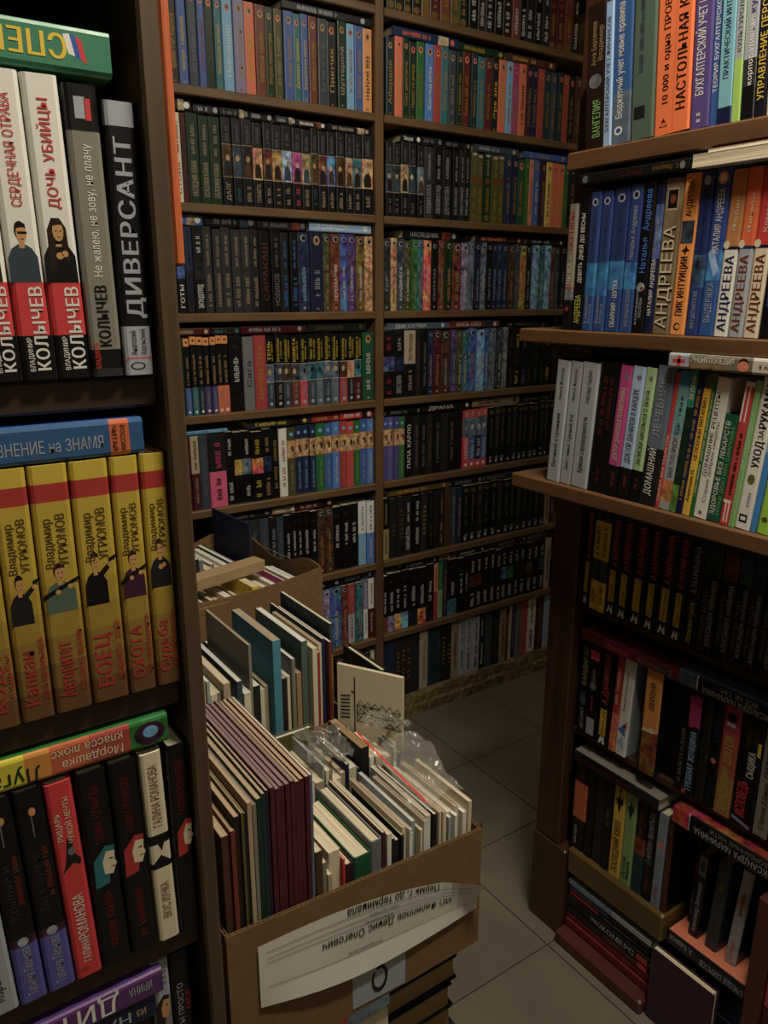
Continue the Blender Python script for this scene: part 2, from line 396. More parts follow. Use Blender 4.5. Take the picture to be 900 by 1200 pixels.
# ================================================================== SETTING
XL, XR, YF, YB, ZC = -1.7, 2.75, -1.8, 2.14, 2.62
b = MB(); b.box(XL, XR, YF, YB, -.06, -.004); floor = struct(b.build('floor', 'grout'))
P = .3055; tile_me = None
x0t, y0t = 1.357 - P * 10, 1.838 - P * 12
for i in range(15):
    for j in range(13):
        x, y = x0t + P * i, y0t + P * j
        if x < XL - .01 or x + P > XR + .2 or y < YF - .01 or y + P > YB + .35: continue
        if tile_me is None:
            tb = MB(); tb.bbox(.0012, P - .0012, .0012, P - .0012, -.004, 0, .0009)
            o = tb.build('tile', 'tile', floor, (x, y, 0)); tile_me = o.data
        else:
            o = bpy.data.objects.new('tile', tile_me); COL.objects.link(o); o.parent = floor; o.location = (x, y, 0)
def slab(name, x0, x1, y0, y1, z0, z1, mat='plaster'):
    b = MB(); b.box(x0, x1, y0, y1, z0, z1); return struct(b.build(name, mat))
slab('wall_back', XL, XR, YB, YB + .1, -.06, ZC); slab('wall_front', XL, XR, YF - .1, YF, -.06, ZC)
slab('wall_left', XL - .1, XL, YF, YB, -.06, ZC); slab('wall_right', XR, XR + .1, YF, YB, -.06, ZC)
slab('ceiling', XL, XR, YF, YB, ZC, ZC + .1)
for at, lab in ((LAMP_AT, 'long ceiling lamp over the aisle between the bookcases'), (FILL_AT, 'added long fill lamp on the ceiling behind the viewer'), (BACK_AT, 'third long ceiling lamp close to the back bookcase')):  # the fixture behind the viewer is added to carry the fill
    r = empty('ceiling_lamp', (at[0], at[1], at[2])); tag(r, lab, 'lamp', 'ceiling lamps')
    b = MB(); b.bbox(-.32, .32, -.075, .075, .035, ZC - at[2], .006); b.build('housing', 'metal', r)
    b = MB(); b.bbox(-.30, .30, -.06, .06, .012, .034, .004); b.build('diffuser', 'diffuser', r)

# ================================================================== BACK BOOKCASE
YS = 1.857                                   # plane of the spines
ZROW = [2.032, 1.785, 1.537, 1.288, 1.043, .80, .553, .308, .072]
XP = 1.252                                   # centre post
bc = empty('back_bookcase', (1.25, 1.85, 0)); tag(bc, 'tall brown wooden bookcase filling the back wall', 'bookcase')
def part(name, mat, x0, x1, y0, y1, z0, z1, par, e=.0025):
    b = MB(); p = par.location; cx, cy, cz = (x0 + x1) / 2, (y0 + y1) / 2, (z0 + z1) / 2
    b.bbox(x0 - cx, x1 - cx, y0 - cy, y1 - cy, z0 - cz, z1 - cz, e)
    return b.build(name, mat, par, (cx - p.x, cy - p.y, cz - p.z))
XBL, XBR = .28, 2.20
for x0, x1 in ((XBL - .025, XBL), (XP - .0135, XP + .0135), (XBR, XBR + .025)):
    part('upright', 'back_z', x0, x1, 1.848, 2.09, .0, 2.56, bc)
part('back_board', 'back_panel', XBL, XBR, 2.091, 2.11, 0, 2.56, bc)
for z in ZROW[:-1] + [2.28, 2.545]:
    for x0, x1 in ((XBL + .0005, XP - .014), (XP + .014, XBR - .0005)):
        part('shelf_plank', 'back_x', x0, x1, 1.846, 2.09, z - .0215, z - .0005, bc)
# rough plinth board with an uneven worn edge
for x0, x1 in ((XBL, XP - .014), (XP + .014, XBR)):
    b = MB(); n = 90; px = bc.location
    prof = []
    for i in range(n + 1):
        x = x0 + (x1 - x0) * i / n
        prof.append((x - px.x, rnd.uniform(-.008, .005), -.012 * max(0, math.sin(23 * x) * math.sin(9 * x + 1)) - rnd.uniform(0, .004), rnd.uniform(-.006, .005)))
    for (a, d1, t1, e1), (c, d2, t2, e2) in zip(prof, prof[1:]):
        zt = ZROW[-1] - .001
        f = [(-.012 + d1, .0), (-.010 + e1, .030), (-.002 + d1, .034), (-.001 + e1, zt + t1), (.012, zt)]
        g = [(-.012 + d2, .0), (-.010 + e2, .030), (-.002 + d2, .034), (-.001 + e2, zt + t2), (.012, zt)]
        for (p, q), (r_, s) in zip(zip(f, f[1:]), zip(g, g[1:])):
            b.poly([(a, p[0], p[1]), (c, r_[0], r_[1]), (c, s[0], s[1]), (a, q[0], q[1])])
        b.poly([(a, .012, zt), (c, .012, zt), (c, .24, zt), (a, .24, zt)])
    b.build('plinth', 'plinth', bc)

def styled(style, col, tcol, text, r, t, h):
    """bands, lettering and print of one spine of the back bookcase"""
    bands, tx, de = [], [], []
    ar = t / h
    if style == 'E':
        bands = [(0, 1, col)]; de = emblem(.90, 'tan' if r.random() < .6 else 'salmon', t, h)
        tx = [(text, .16, .72, 0, .42, tcol, 1), (None, .03, .07, 0, .3, tcol)]
    elif style == 'P':
        bands = [(0, 1, col)]; tx = [(text, .14, .86, 0, .42, tcol, 1)]
    elif style == 'T':
        bands = [(0, 1, col)]; tx = [(text, .08, .48, 0, .46, tcol, 1), (None, .56, .92, 0, .34, tcol)]
    elif style == 'A':
        bands = [(0, .45, col, .8), (.45, 1, col, .95)]
        de = [('disc', 0, .93, .25, .25 * ar, 'silver', 0, 1), ('disc', .04, .93, .19, .19 * ar, 'charcoal', 0, 2), ('disc', 0, .05, .1, .1 * ar, 'beige', 0, 1)]
        tx = [(text, .14, .62, 0, .34, tcol, 1)]
    elif style == 'B':
        bands = [(0, .33, 'black'), (.33, .335, 'beige'), (.335, .70, col, 1), (.70, .705, 'beige'), (.705, 1, 'charcoal')]
        tx = [(text, .06, .28, 0, .42, tcol, 1), (None, .74, .95, 0, .36, 'grey')]
        sk = r.choice(['sand', 'beige', 'tan'])
        de = [('disc', r.uniform(-.12, .12), .55, .2, .035, sk, .4, 2), ('poly', [(-.34, .35), (.34, .35), (.28, .48), (.1, .53), (-.12, .53), (-.3, .47)], r.choice(['darkbrown', 'charcoal', 'slate', 'brown']), .5, 1)]
    elif style == 'Y':
        bands = [(0, .36, col, .25), (.36, .365, 'cream'), (.365, .6, r.choice(['greyblue', 'sand', 'slate', 'brown', 'teal']), 1), (.6, .605, 'cream'), (.605, 1, 'black')]
        tx = [(text, .63, .96, -.13, .34, 'yellow', 2), (None, .66, .93, .24, .22, 'yellow'), (None, .12, .34, 0, .4, 'silver')]
        de = [('disc', 0, .06, .2, .2 * ar, 'silver', 0, 1), ('disc', r.uniform(-.15, .15), .5, .2, .04, r.choice(['sand', 'charcoal', 'beige']), .5, 1)]
    elif style == 'S':
        bands = [(0, .55, col), (.55, .56, 'gold'), (.56, .8, 'sand', 1), (.8, .81, 'gold'), (.81, 1, col)]
        tx = [(text, .08, .5, 0, .34, tcol, 1)]
        de = [('disc', 0, .9, .22, .22 * ar, 'lightblue', 0, 1), ('disc', .1, .68, .2, .05, 'brown', .7, 1), ('disc', -.15, .65, .18, .045, 'beige', .7, 2)]
    elif style == 'L':
        bands = [(0, 1, col)]
        tx = [(text, .3, .84, 0, .36, 'grey', 1), (None, .1, .19, 0, .62, 'silver')]
        de = [('disc', 0, .06, .2, .2 * ar, 'silver', 0, 1), ('rect', -.3, .3, .88, .94, 'olive', .6)]
    elif style == 'O':
        bands = [(0, .36, col), (.36, .9, 'black'), (.9, 1, 'amber')]
        tx = [(None, .4, .78, 0, .42, 'sand'), (None, .08, .32, 0, .34, 'silver')]
        de = [('disc', 0, .95, .2, .2 * ar, 'rust', 0, 1), ('disc', 0, .04, .2, .2 * ar, 'white', 0, 1)]
    elif style == 'R':
        bands = [(0, .13, 'brightred'), (.13, .55, col), (.55, .86, 'greyblue', .9), (.86, 1, 'brightred')]
        tx = [(text, .16, .52, 0, .55, 'white', 2), (None, .89, .98, 0, .5, 'white')]
        de = [('disc', 0, .06, .2, .2 * ar, 'white', 0, 1), ('disc', 0, .7, .24, .05, 'silver', .8, 1)]
    elif style == 'W':
        bands = [(0, .28, col, 1), (.28, 1, 'black')]
        tx = [(text, .36, .74, 0, .4, 'white', 1)]
        de = [('disc', 0, .86, .25, .03, 'darkbrown', .6, 1)]
    elif style == 'V':
        bands = [(0, .4, 'black'), (.4, .62, col, 1), (.62, 1, 'black')]
        tx = [(text, .06, .34, 0, .5, tcol, 2), (None, .68, .92, 0, .4, tcol)]
    elif style == 'G':
        bands = [(0, 1, col)]
        tx = [(text, .16, .52, 0, .46, 'gold', 2), (None, .68, .93, 0, .34, 'beige')]
        de = [('disc', 0, .6, .34, .04, 'rust', .3, 1), ('disc', 0, .07, .34, .045, 'darkgold', .2, 1), ('disc', 0, .96, .34, .02, 'beige', 0, 1)]
    elif style == 'K':
        bands = [(0, 1, col)]
        for k in range(7): tx.append((None, .3 + k * .075, .355 + k * .075, 0, .55, tcol))
    elif style == 'N':
        bands = [(0, .5, col), (.5, 1, tcol)]; tx = [(text, .55, .95, 0, .4, col, 1), (None, .1, .45, 0, .35, tcol)]
    else:
        bands = [(0, 1, col)]
    return bands, tx, de
LOOK = dict(E='with small emblem', P='', T='', A='with pictured spine', B='with picture band', Y='with yellow lettering', S='with picture band', L='with pale label', O='with orange head',
            R='with red ends', W='with pictured foot', V='with picture block', G='with ornate spine', K='with rows of lettering', N='in two colours', X='')
WORD = dict(darkgrey='dark grey', darkbrown='dark brown', darkred='dark red', brightred='bright red', darkgold='dark gold', darkgreen='dark green', lightgreen='light green', deepgreen='deep green',
            darkteal='dark teal', lightblue='light blue', brightblue='bright blue', skyblue='sky blue', greyblue='grey blue', darkblue='dark blue', greygreen='grey green')
ROWN = ['topmost', 'second', 'third', 'fourth', 'fifth', 'sixth', 'seventh', 'eighth', 'lowest']
def back_row(row, side, ox, sc, start, spec, hh=.195, flats='', lean=0):
    z = ZROW[row]; toks = [s.split(' ', 4) for s in spec.strip().split('\n')]
    edges = [back_x(ox + start / sc, YS, z + .1)]; 
    lo, hi = (XBL + .001, XP - .0145) if side == 'L' else (XP + .0145, XBR - .001)
    for tk in toks: edges.append(back_x(ox + float(tk[0]) / sc, YS, z + .1))
    sq = 1.0 if edges[-1] <= hi else (hi - edges[0]) / (edges[-1] - edges[0])
    edges = [edges[0] + (e - edges[0]) * sq for e in edges]
    if side == 'R': edges = [max(e, lo) for e in edges]
    n = len(toks); grp = '%s row of the %s back bay' % (ROWN[row], 'left' if side == 'L' else 'right')
    for i, tk in enumerate(toks):
        col, st = tk[1], tk[2]; tcol = tk[3] if len(tk) > 3 else 'beige'; text = tk[4] if len(tk) > 4 else None
        x0, x1 = edges[i], edges[i + 1]; t = x1 - x0 - .0004
        if t < .004: continue
        h = hh - rnd.uniform(0, .006)
        k = (n - i) if side == 'L' else i + 1
        lab = '%s book %s, %s %s of the centre post, %s back row' % (WORD.get(col, col), LOOK[st], ORD[k - 1], 'left' if side == 'L' else 'right', ROWN[row])
        bd, tx, de = styled(st, col, tcol, text, rnd, t, h)
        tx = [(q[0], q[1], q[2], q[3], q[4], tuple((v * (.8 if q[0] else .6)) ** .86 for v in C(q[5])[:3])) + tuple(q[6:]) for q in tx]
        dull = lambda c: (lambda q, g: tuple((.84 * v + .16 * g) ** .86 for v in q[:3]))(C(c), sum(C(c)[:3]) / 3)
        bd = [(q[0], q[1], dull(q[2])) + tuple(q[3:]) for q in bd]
        hard = st not in 'LWXV' or row == 8
        kind = 'adventure_novel' if st in 'EY' else 'fantasy_novel' if st in 'ABGS' else 'hardcover_book' if hard else 'paperback_book'
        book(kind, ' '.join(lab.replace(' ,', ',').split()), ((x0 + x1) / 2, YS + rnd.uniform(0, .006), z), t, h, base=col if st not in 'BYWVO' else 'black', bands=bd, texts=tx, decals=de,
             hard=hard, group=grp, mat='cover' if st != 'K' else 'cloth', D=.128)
    fl = [s.split(' ', 5) for s in flats.strip().split('\n')] if flats else []
    for i, f in enumerate(fl):
        a = back_x(ox + float(f[0]) / sc, YS, z + hh); c = back_x(ox + float(f[1]) / sc, YS, z + hh)
        if i and side: a = max(a, prev + .001)
        c = min(c, hi) if side == 'L' else c
        prev = c
        t = float(f[2]) / 1000; L = c - a
        tx = [(f[5] if len(f) > 5 and f[5] != '-' else None, .12, .62, 0, .5, f[4], 1)]
        de = [('disc', 0, .9, .3, .3 * t / L, f[4], 0, 1)]
        fb = [(0, 1, f[3])] if rnd.random() < .5 else [(0, .68, f[3]), (.68, .84, rnd.choice(['rust', 'darkbrown', 'slate', 'beige']), .9), (.84, 1, f[3])]
        lab = '%s book lying flat, %s from left above the %s row, %s back bay' % (WORD.get(f[3], f[3]), ORD[i], ROWN[row], 'left' if side == 'L' else 'right')
        book('hardcover_book', lab, (a, YS + .004 + rnd.uniform(0, .006), z + hh + .0008 + t / 2), t, L - .001, D=.13, base=f[3], bands=fb, texts=tx, decals=de, group='books lying flat in the back bookcase', flat=1)

back_row(1, 'L', 180, 3.333, -75, '''-40 darkgreen E gold
-12 brown E gold
20 darkgrey E sand
55 greygreen E beige
100 darkbrown E gold Временная берлога
140 blue E yellow
180 slate E lilac
212 blue E red
250 darkgreen E olive
282 teal E yellow
325 lightblue E white Небывшие
370 lilac E gold День господина
412 orange E yellow
455 rust E gold Небеса травы
490 darkgreen E gold Второе пришествие
526 olive E beige
566 blue E gold Козыри прибоя
597 teal E yellow Джокеры приливы
627 blue E yellow Бесконечные кроссы
662 rust E gold Исповедь и ястреб
700 slate E grey Континент за
740 charcoal E sand Пикник
776 darkgreen E beige Шуттерлэй
807 lightblue E gold
842 blue E gold Море змеи
880 amber E brown''', .197, '''505 870 22 black silver -''')
back_row(2, 'L', 180, 3.333, -20, '''20 cream T black ГЕНИЙ
58 cream T black ДЖЕННИ
85 cream T black ТИТАН
116 cream T black СТОИК
136 maroon P plum
186 darkgreen T beige НАСЛЕДНИК КЛАНА
230 darkgreen T beige ОСКОЛКИ КЛАНА
276 darkgreen T beige ОБЛОМКИ КЛАНА
317 brown B beige ДАЛГ
356 slate B teal
400 darkbrown B beige
440 sand B beige ГЕЛЬВЕТА
476 rust B beige
516 gold B sand
556 skyblue B beige
596 magenta B pink
632 tan B beige
662 olive B teal
697 rust B beige
731 brightblue B beige
766 brown B beige
797 tan B beige
831 teal B beige
876 sand B beige''', .195, '''-10 150 24 black white -
160 258 20 charcoal silver -
262 376 20 black grey -
380 470 20 black silver -
480 560 18 charcoal silver -
563 680 16 darkbrown white -
684 865 16 black beige -''')
back_row(3, 'L', 190, 3.4615, -20, '''28 navy P silver
62 charcoal P grey
96 blue V white ГОТЫ
131 charcoal N darkblue Ангел ада
176 charcoal V white ЗАГРАДОТРЯД
214 darkgrey T beige
251 darkgrey T beige
290 darkgrey T beige
331 darkgrey T beige
371 darkgrey T beige
406 charcoal T beige
451 black P rust САРАКАШ
494 black T grey НОВИКОВ
528 charcoal T brightblue
563 black T brightblue
612 darkblue A skyblue
666 navy E silver
697 olive A sand
736 rust A white ПЕРЕХВАТЧИК
767 blue A white
801 purple A white
836 darkgold A white
870 sand A gold''', .2, '''-40 172 25 blue white МЯСОРУБКА
180 388 25 black grey -
392 596 22 charcoal grey -
600 852 24 skyblue white У САЙ СССР''')
back_row(4, 'L', 190, 3.4615, -20, '''25 darkgreen P beige
62 charcoal P sand
96 darkgreen P olive
121 blue O white
147 teal O white
176 darkteal O white
203 purple O white
228 violet O white
252 orange O white
280 orange O white
336 black W beige
381 grey P charcoal Сага
432 red P gold МАРИНА САГА
466 slate Y white ТЕНЬ
500 darkbrown Y white
533 slate Y white
567 rust Y white КОМЕТА
600 brightred Y white
636 slate Y white
667 greyblue Y white
699 slate Y white
731 greyblue Y white
763 red Y white
792 charcoal Y white
824 maroon Y white
870 deepgreen E white''', .192, '''30 200 18 maroon beige -
204 320 18 darkbrown teal -
326 590 20 maroon silver -
594 835 22 charcoal olive -''')
back_row(5, 'L', 200, 3.6, 20, '''62 charcoal P beige
91 maroon P beige
127 maroon N beige
166 slate P grey
240 pink N charcoal
276 black V white
312 gold V black
348 greyblue V white
396 orange V yellow
431 darkblue V sand
466 black P gold
502 white P red
537 olive S beige
566 darkblue S skyblue
596 darkblue S skyblue
622 darkblue S skyblue
659 green S lightgreen
691 blue S skyblue
724 brightblue S white
753 red S salmon
783 brightred S salmon
811 green S lightgreen
841 blue S skyblue
868 brightblue S white''', .192, '''40 248 9 lightblue teal -
330 598 20 darkgrey yellow -
601 716 22 red sand -
719 855 22 brightred white -''')
back_row(6, 'L', 200, 3.6, 200, '''235 darkgrey P grey
270 slate P grey
305 charcoal P grey
345 slate P silver
385 darkgrey P grey
426 slate P grey
460 charcoal P silver
491 slate P grey
521 black W white
546 charcoal W white
570 black W white
600 black W silver
630 charcoal W white
664 brown A sand
698 brown A sand
735 black W white
770 black W beige
806 black W beige
840 lightblue N white
872 brightblue N white''', .197, '''250 430 22 charcoal grey -
434 530 20 tan white -
534 690 20 maroon beige -''')
back_row(7, 'L', 200, 3.6, 420, '''470 slate P grey
520 charcoal P grey
560 brown P beige
590 darkblue A white
622 red A silver
660 orange A white
692 lilac A white
740 blue A white
771 rust A beige
802 silver N red
838 teal A sand
860 white N lilac
885 maroon N white''', .196, '''560 720 22 black silver -
725 862 20 charcoal skyblue -''')
back_row(8, 'L', 420, 3.4615, -160, '''-120 darkbrown P gold
-80 black P beige
-40 maroon P gold
-10 brown P beige
20 darkgreen P gold
46 black P sand
62 black P beige
78 cream P brown''', .19)
back_row(0, 'R', 440, 3.75, 50, '''90 charcoal G gold
130 black G gold
165 darkbrown G gold
205 black G gold
245 darkgold G gold
288 maroon G gold
335 rust G gold
376 olive G gold
415 charcoal G beige
456 black T white
492 darkbrown T white
530 charcoal T white
568 black T white
606 darkbrown T white
640 rust T white
672 black T white
706 charcoal T white
740 black T white
774 charcoal T white
806 maroon G gold
840 maroon G gold
874 rust G gold
906 darkbrown T white''', .197)
back_row(1, 'R', 440, 3.75, 50, '''86 darkteal E gold Абердой
121 orange E yellow
151 darkgreen E gold Свет дилетанта
186 darkgreen E gold Наклон на ангела
221 green E gold
258 brightblue E white Вольница ветра
291 red E gold
326 teal E gold Сигурд
359 slate E beige
386 darkgreen E gold
421 darkred E gold
451 darkteal E gold
485 teal E beige
516 darkred E gold
546 charcoal E yellow Эра зла
579 orange E yellow
606 lightblue E gold
636 magenta E beige
667 orange E brown
691 plum E gold
717 navy E gold
747 red E gold
776 darkteal E gold
801 slate E gold
826 darkteal E gold
852 red E gold
878 charcoal E gold
905 brown E gold''', .192, '''80 372 24 darkblue orange -
376 580 22 darkgreen gold -
584 800 22 brown sand -''')
back_row(2, 'R', 440, 3.75, 50, '''82 slate B grey
116 darkgrey B grey
151 tan B grey
186 darkteal B grey
216 greyblue B grey
256 darkgrey T silver ВЛАДЫКА ХАОСА
299 black T silver ВОИН ВЕЛИКОГО ЛАДА
340 charcoal T silver ДЕЛО ЧЕРНОГО МАГА
370 black T silver ПУТЬ ТЕМНОГО МАГА
396 charcoal T silver ТАНЕЦ С КЛИНКОМ
422 black T silver ТРЕТИЙ СЫН
451 olive G gold
480 olive G gold
510 darkgreen G gold
541 olive G gold
572 olive G gold
600 darkblue E gold
626 navy E gold
660 deepgreen E gold
679 green E gold
699 salmon E gold
727 blue E white
751 plum E gold
776 yellow E brown
803 orange E yellow
830 orange E yellow
852 green E gold
880 charcoal E gold
908 darkred E gold''', .191, '''120 205 20 black white Писарев
208 300 20 charcoal grey -
304 430 20 black grey -
438 635 20 slate silver -
658 850 20 blue gold -''')
back_row(3, 'R', 440, 3.75, 35, '''69 darkgrey A silver ГОР
96 sand A brown
131 slate A white КАНДИНЕГА
161 olive A white
190 green A beige
216 teal A orange
250 orange A white
280 black A silver СОЛТАТКА
306 rust A beige
340 darkgreen A sand НОВА ЖИЗНЬ
380 rust A beige
411 lilac A white
436 greyblue A rust
463 navy A silver
491 greyblue A white
516 black A silver ПЕС СТРАХ
538 navy A skyblue
561 darkblue A skyblue
586 darkblue A silver
612 brown A sand
636 slate A sand
664 gold A beige
691 charcoal A silver ПЕС ТЕНЬ
719 lightblue A white
744 teal A white
770 lightblue A white
792 rust A silver
814 slate A silver
840 charcoal A silver
866 slate A silver''', .194, '''130 378 24 black silver НАСЛЕДНИК
448 660 20 charcoal orange -
676 840 20 darkbrown silver -''')
back_row(4, 'R', 440, 3.75, 35, '''86 violet V red
131 navy V silver МАРКЕС ГАБРИЭЛЬ
181 black N beige Мост Милосердия
206 charcoal P rust
235 black P grey
259 darkblue A sand ПЕСЧАНАЯ БУХТА
293 maroon A sand
333 brown A silver
360 purple A lightgreen
386 olive A white
413 teal A white
448 blue A orange
480 lightblue A white
506 blue A white
532 greyblue A sand
560 slate A white
583 grey A white
612 black V olive
642 charcoal V yellow
668 black V lilac
696 black V olive
722 charcoal V teal
748 black V olive
774 black V yellow
800 charcoal V olive
826 black V beige
852 black V olive''', .191, '''60 330 20 greyblue white ДИК СУЭЖИ
334 552 22 rust white КНЯЗЬ ОРЁЛ
610 760 14 charcoal silver -''')
back_row(5, 'R', 430, 3.75, 70, '''95 violet S lilac
120 lavender S lilac
143 violet S lilac
169 green S lightgreen
206 black P white ПАПА КАРЛО
236 charcoal P grey
266 black P grey
297 charcoal P darkgold
327 black P grey
360 charcoal P darkgrey ПЕРЕКРЕСТОК
392 black P grey
424 black P darkgrey
451 brightred R white САМУРАЙ
479 blue R white
505 darkblue R white
533 blue R white
560 black L silver
586 charcoal L silver
611 black L silver
636 black L silver
660 charcoal L silver
686 black L silver
710 black L silver
734 charcoal L silver
758 black L silver
780 black L silver
803 charcoal L silver
828 black L silver
852 black L silver''', .189, '''90 248 18 black grey -
251 468 22 charcoal white ДРАМА
471 676 24 beige brown -
680 810 18 black silver -''')
back_row(6, 'R', 430, 3.75, 70, '''101 tan N black
133 black K darkgold
168 black K darkgold
203 charcoal T white ЛОЖНЫЙ СТАН
240 black T white
268 charcoal K gold
298 black T olive
320 black K rust
343 charcoal T sand
374 brown P darkgold
396 slate P silver
418 darkblue P sand
450 black L silver
482 black L silver
512 charcoal L silver
543 black L silver
573 black L silver
600 charcoal L silver
628 black L silver
653 black L silver
680 charcoal L silver
707 black L silver
733 black L silver
758 charcoal L silver
782 black L silver
806 tan P rust
832 brown P beige''', .192, '''100 370 20 darkgold sand -
376 515 18 charcoal silver БЕЛЛА ЯЗЕВА
519 660 18 slate beige -''')
back_row(7, 'R', 420, 3.4615, 90, '''121 rust W white
150 lilac W white
179 amber W white
207 lightblue W white
243 charcoal W white
277 orange W white
309 charcoal W white
327 red N salmon
347 lightgreen N green
366 darkteal P orange
404 teal W sand
430 black W white
448 charcoal W white
478 maroon V white
505 maroon V white
532 black V white
556 charcoal V white
580 black V white
606 blue V white
632 green V white
656 black V white
680 charcoal V white
706 olive V white
732 black V white
756 slate V white
780 beige P brown
806 black P beige''', .196, '''180 330 20 black silver -
335 400 18 beige plum -
403 520 18 charcoal white -
560 690 18 maroon white -
694 770 14 silver rust -''')
back_row(8, 'R', 420, 3.4615, 92, '''122 navy P slate
150 darkblue P slate
172 darkbrown K gold
194 darkbrown K gold
216 darkbrown K gold
251 charcoal K beige
284 beige P tan
338 darkteal P darkteal
360 black K gold
381 black K gold
412 tan P brown
436 silver T black
462 silver T black
492 silver T black
515 black T white
544 slate P grey
574 charcoal P darkgold
598 tan P brown
612 rust P sand
622 cream P brown
641 darkblue P silver
668 stone P grey
688 brightred P sand
722 white T maroon
752 maroon P gold
776 skyblue P white
806 brown P gold
836 darkgreen P gold''', .208)

# ================================================================== LEFT BOOKCASE
YL = .645
lb = empty('left_bookcase', (-.3, YL, 0)); tag(lb, 'dark wooden bookcase standing close at the left', 'bookcase')
ZL = [1.267, .987, .712, .435]
PX0, PX1 = .2165, .2335                      # end panel
part('end_panel', 'left_z', PX0, PX1, .636, .90, 0, 2.3, lb)
part('end_panel', 'left_z', -.78, -.762, .636, .90, 0, 2.3, lb)
part('back_board', 'left_x', -.762, PX0, .895, .905, .02, 2.3, lb)
for z in [1.60, 1.90, 2.29] + ZL + [.16]:
    part('shelf_plank', 'left_x', -.7615, PX0 - .0005, .653, .894, z - .027, z - .0006, lb)
# small wooden bracket blocks under two planks, beside the end panel
for z in (ZL[0] - .0285, ZL[1] - .0285):
    b = MB(); q = [(-.034, 0), (0, 0), (0, -.03)]
    b.poly([(x, -.008, zz) for x, zz in q[::-1]]); b.poly([(x, .008, zz) for x, zz in q])
    for (a, c) in zip(q, q[1:] + q[:1]): b.poly([(a[0], -.008, a[1]), (c[0], -.008, c[1]), (c[0], .008, c[1]), (a[0], .008, a[1])])
    b.build('corner_bracket', 'left_x', lb, (PX0 - .001 + .3, .2, z))
# board with orange edges screwed to the outer face of the panel
part('orange_edged_board', 'orange_edge', PX1 + .0045, PX1 + .0135, .650, .86, 1.353, 2.2, lb)
part('dark_backing_strip', 'back_panel', PX1 + .0003, PX1 + .0043, .648, .86, 1.35, 2.2, lb)

def left_book(px0, px1, row, h, label, lean=0, name='thriller_novel', z=None, **kw):
    z = ZL[row] if z is None else z
    x0, x1 = back_x(px0, YL, z), min(back_x(px1, YL, z), PX0 - .0008)
    cl = math.cos(math.radians(lean)); t = (x1 - x0) * cl - .0005
    s = math.sin(math.radians(lean))
    book(name, label, ((x0 + x1) / 2, YL + kw.pop('dy', .001), z + t / 2 * abs(s) + .0003), t, h, lean=lean, **kw)
G1 = 'thrillers on the upper left shelf'
def kolychev(px0, px1, title, fig, label, lean):
    left_book(px0, px1, 0, .214, label, lean, base='white', bands=[(0, .155, 'black'), (.155, .335, 'brightred'), (.335, 1, 'white')],
              texts=[('КОЛЫЧЕВ', .03, .325, .17, .40, 'white', 2), ('ВЛАДИМИР', .03, .15, -.18, .15, 'white', 1)] + ([(title, .58, .93, 0, .30, 'brightred', 1)] if title else []), decals=fig, group=G1)
kolychev(-46, -10, None, [], 'white and red thriller at left edge, mostly cut off, upper left shelf', -1.0)
kolychev(-9, 27, None, figure(-.1, .335, .9, .2, 'sand', 'darkbrown', 'charcoal'), 'white thriller left of the sunglasses man, upper left shelf', -1.0)
kolychev(28, 68, 'СЕРДЕЧНАЯ ОТРАВА', figure(-.02, .335, .9, .2, 'sand', 'black', 'slate', glasses=True), 'white thriller with printed man in sunglasses on its spine', -1.0)
kolychev(69, 109, 'ДОЧЬ УБИЙЦЫ', figure(-.02, .335, .95, .215, 'sand', 'darkbrown', 'black', hands=3, long_hair=True), 'white thriller with printed long-haired woman on its spine', -1.0)
left_book(110, 147, 0, .211, 'grey thriller with black head between white thriller and black book', -.6, base='darkgrey', bands=[(0, .03, 'darkgrey'), (.03, .1, 'black'), (.1, .85, 'stone'), (.85, 1, 'black')],
          texts=[('Не жалею, не зову, не плачу', .36, .81, -.02, .27, 'white', 1), ('КОЛЫЧЕВ', .11, .335, .0, .38, 'black', 2), ('ВЛАДИМИР', .03, .13, -.3, .16, 'brightred', 1)],
          decals=[('rect', -.22, .1, .89, .96, 'silver', 0, 1), ('rect', .08, .26, .885, .955, 'brightred', 0, 1)], group=G1)
left_book(148, 182, 0, .203, 'black hardcover with huge silver title and silver ends, against end panel', 0, base='black', bands=[(0, .19, 'silver'), (.19, .915, 'black'), (.915, 1, 'silver')],
          texts=[('ДИВЕРСАНТ', .22, .885, .0, .56, 'silver', 2), ('Анатолий', .08, .175, -.14, .2, 'black', 1), ('Азольский', .08, .18, .18, .2, 'black', 1)],
          decals=[('rect', -.46, .46, .064, .069, 'brightred', 0, 1), ('disc', -.05, .035, .26, .016, 'black', 0, 1), ('disc', -.05, .035, .2, .011, 'silver', 0, 2)], group=G1)
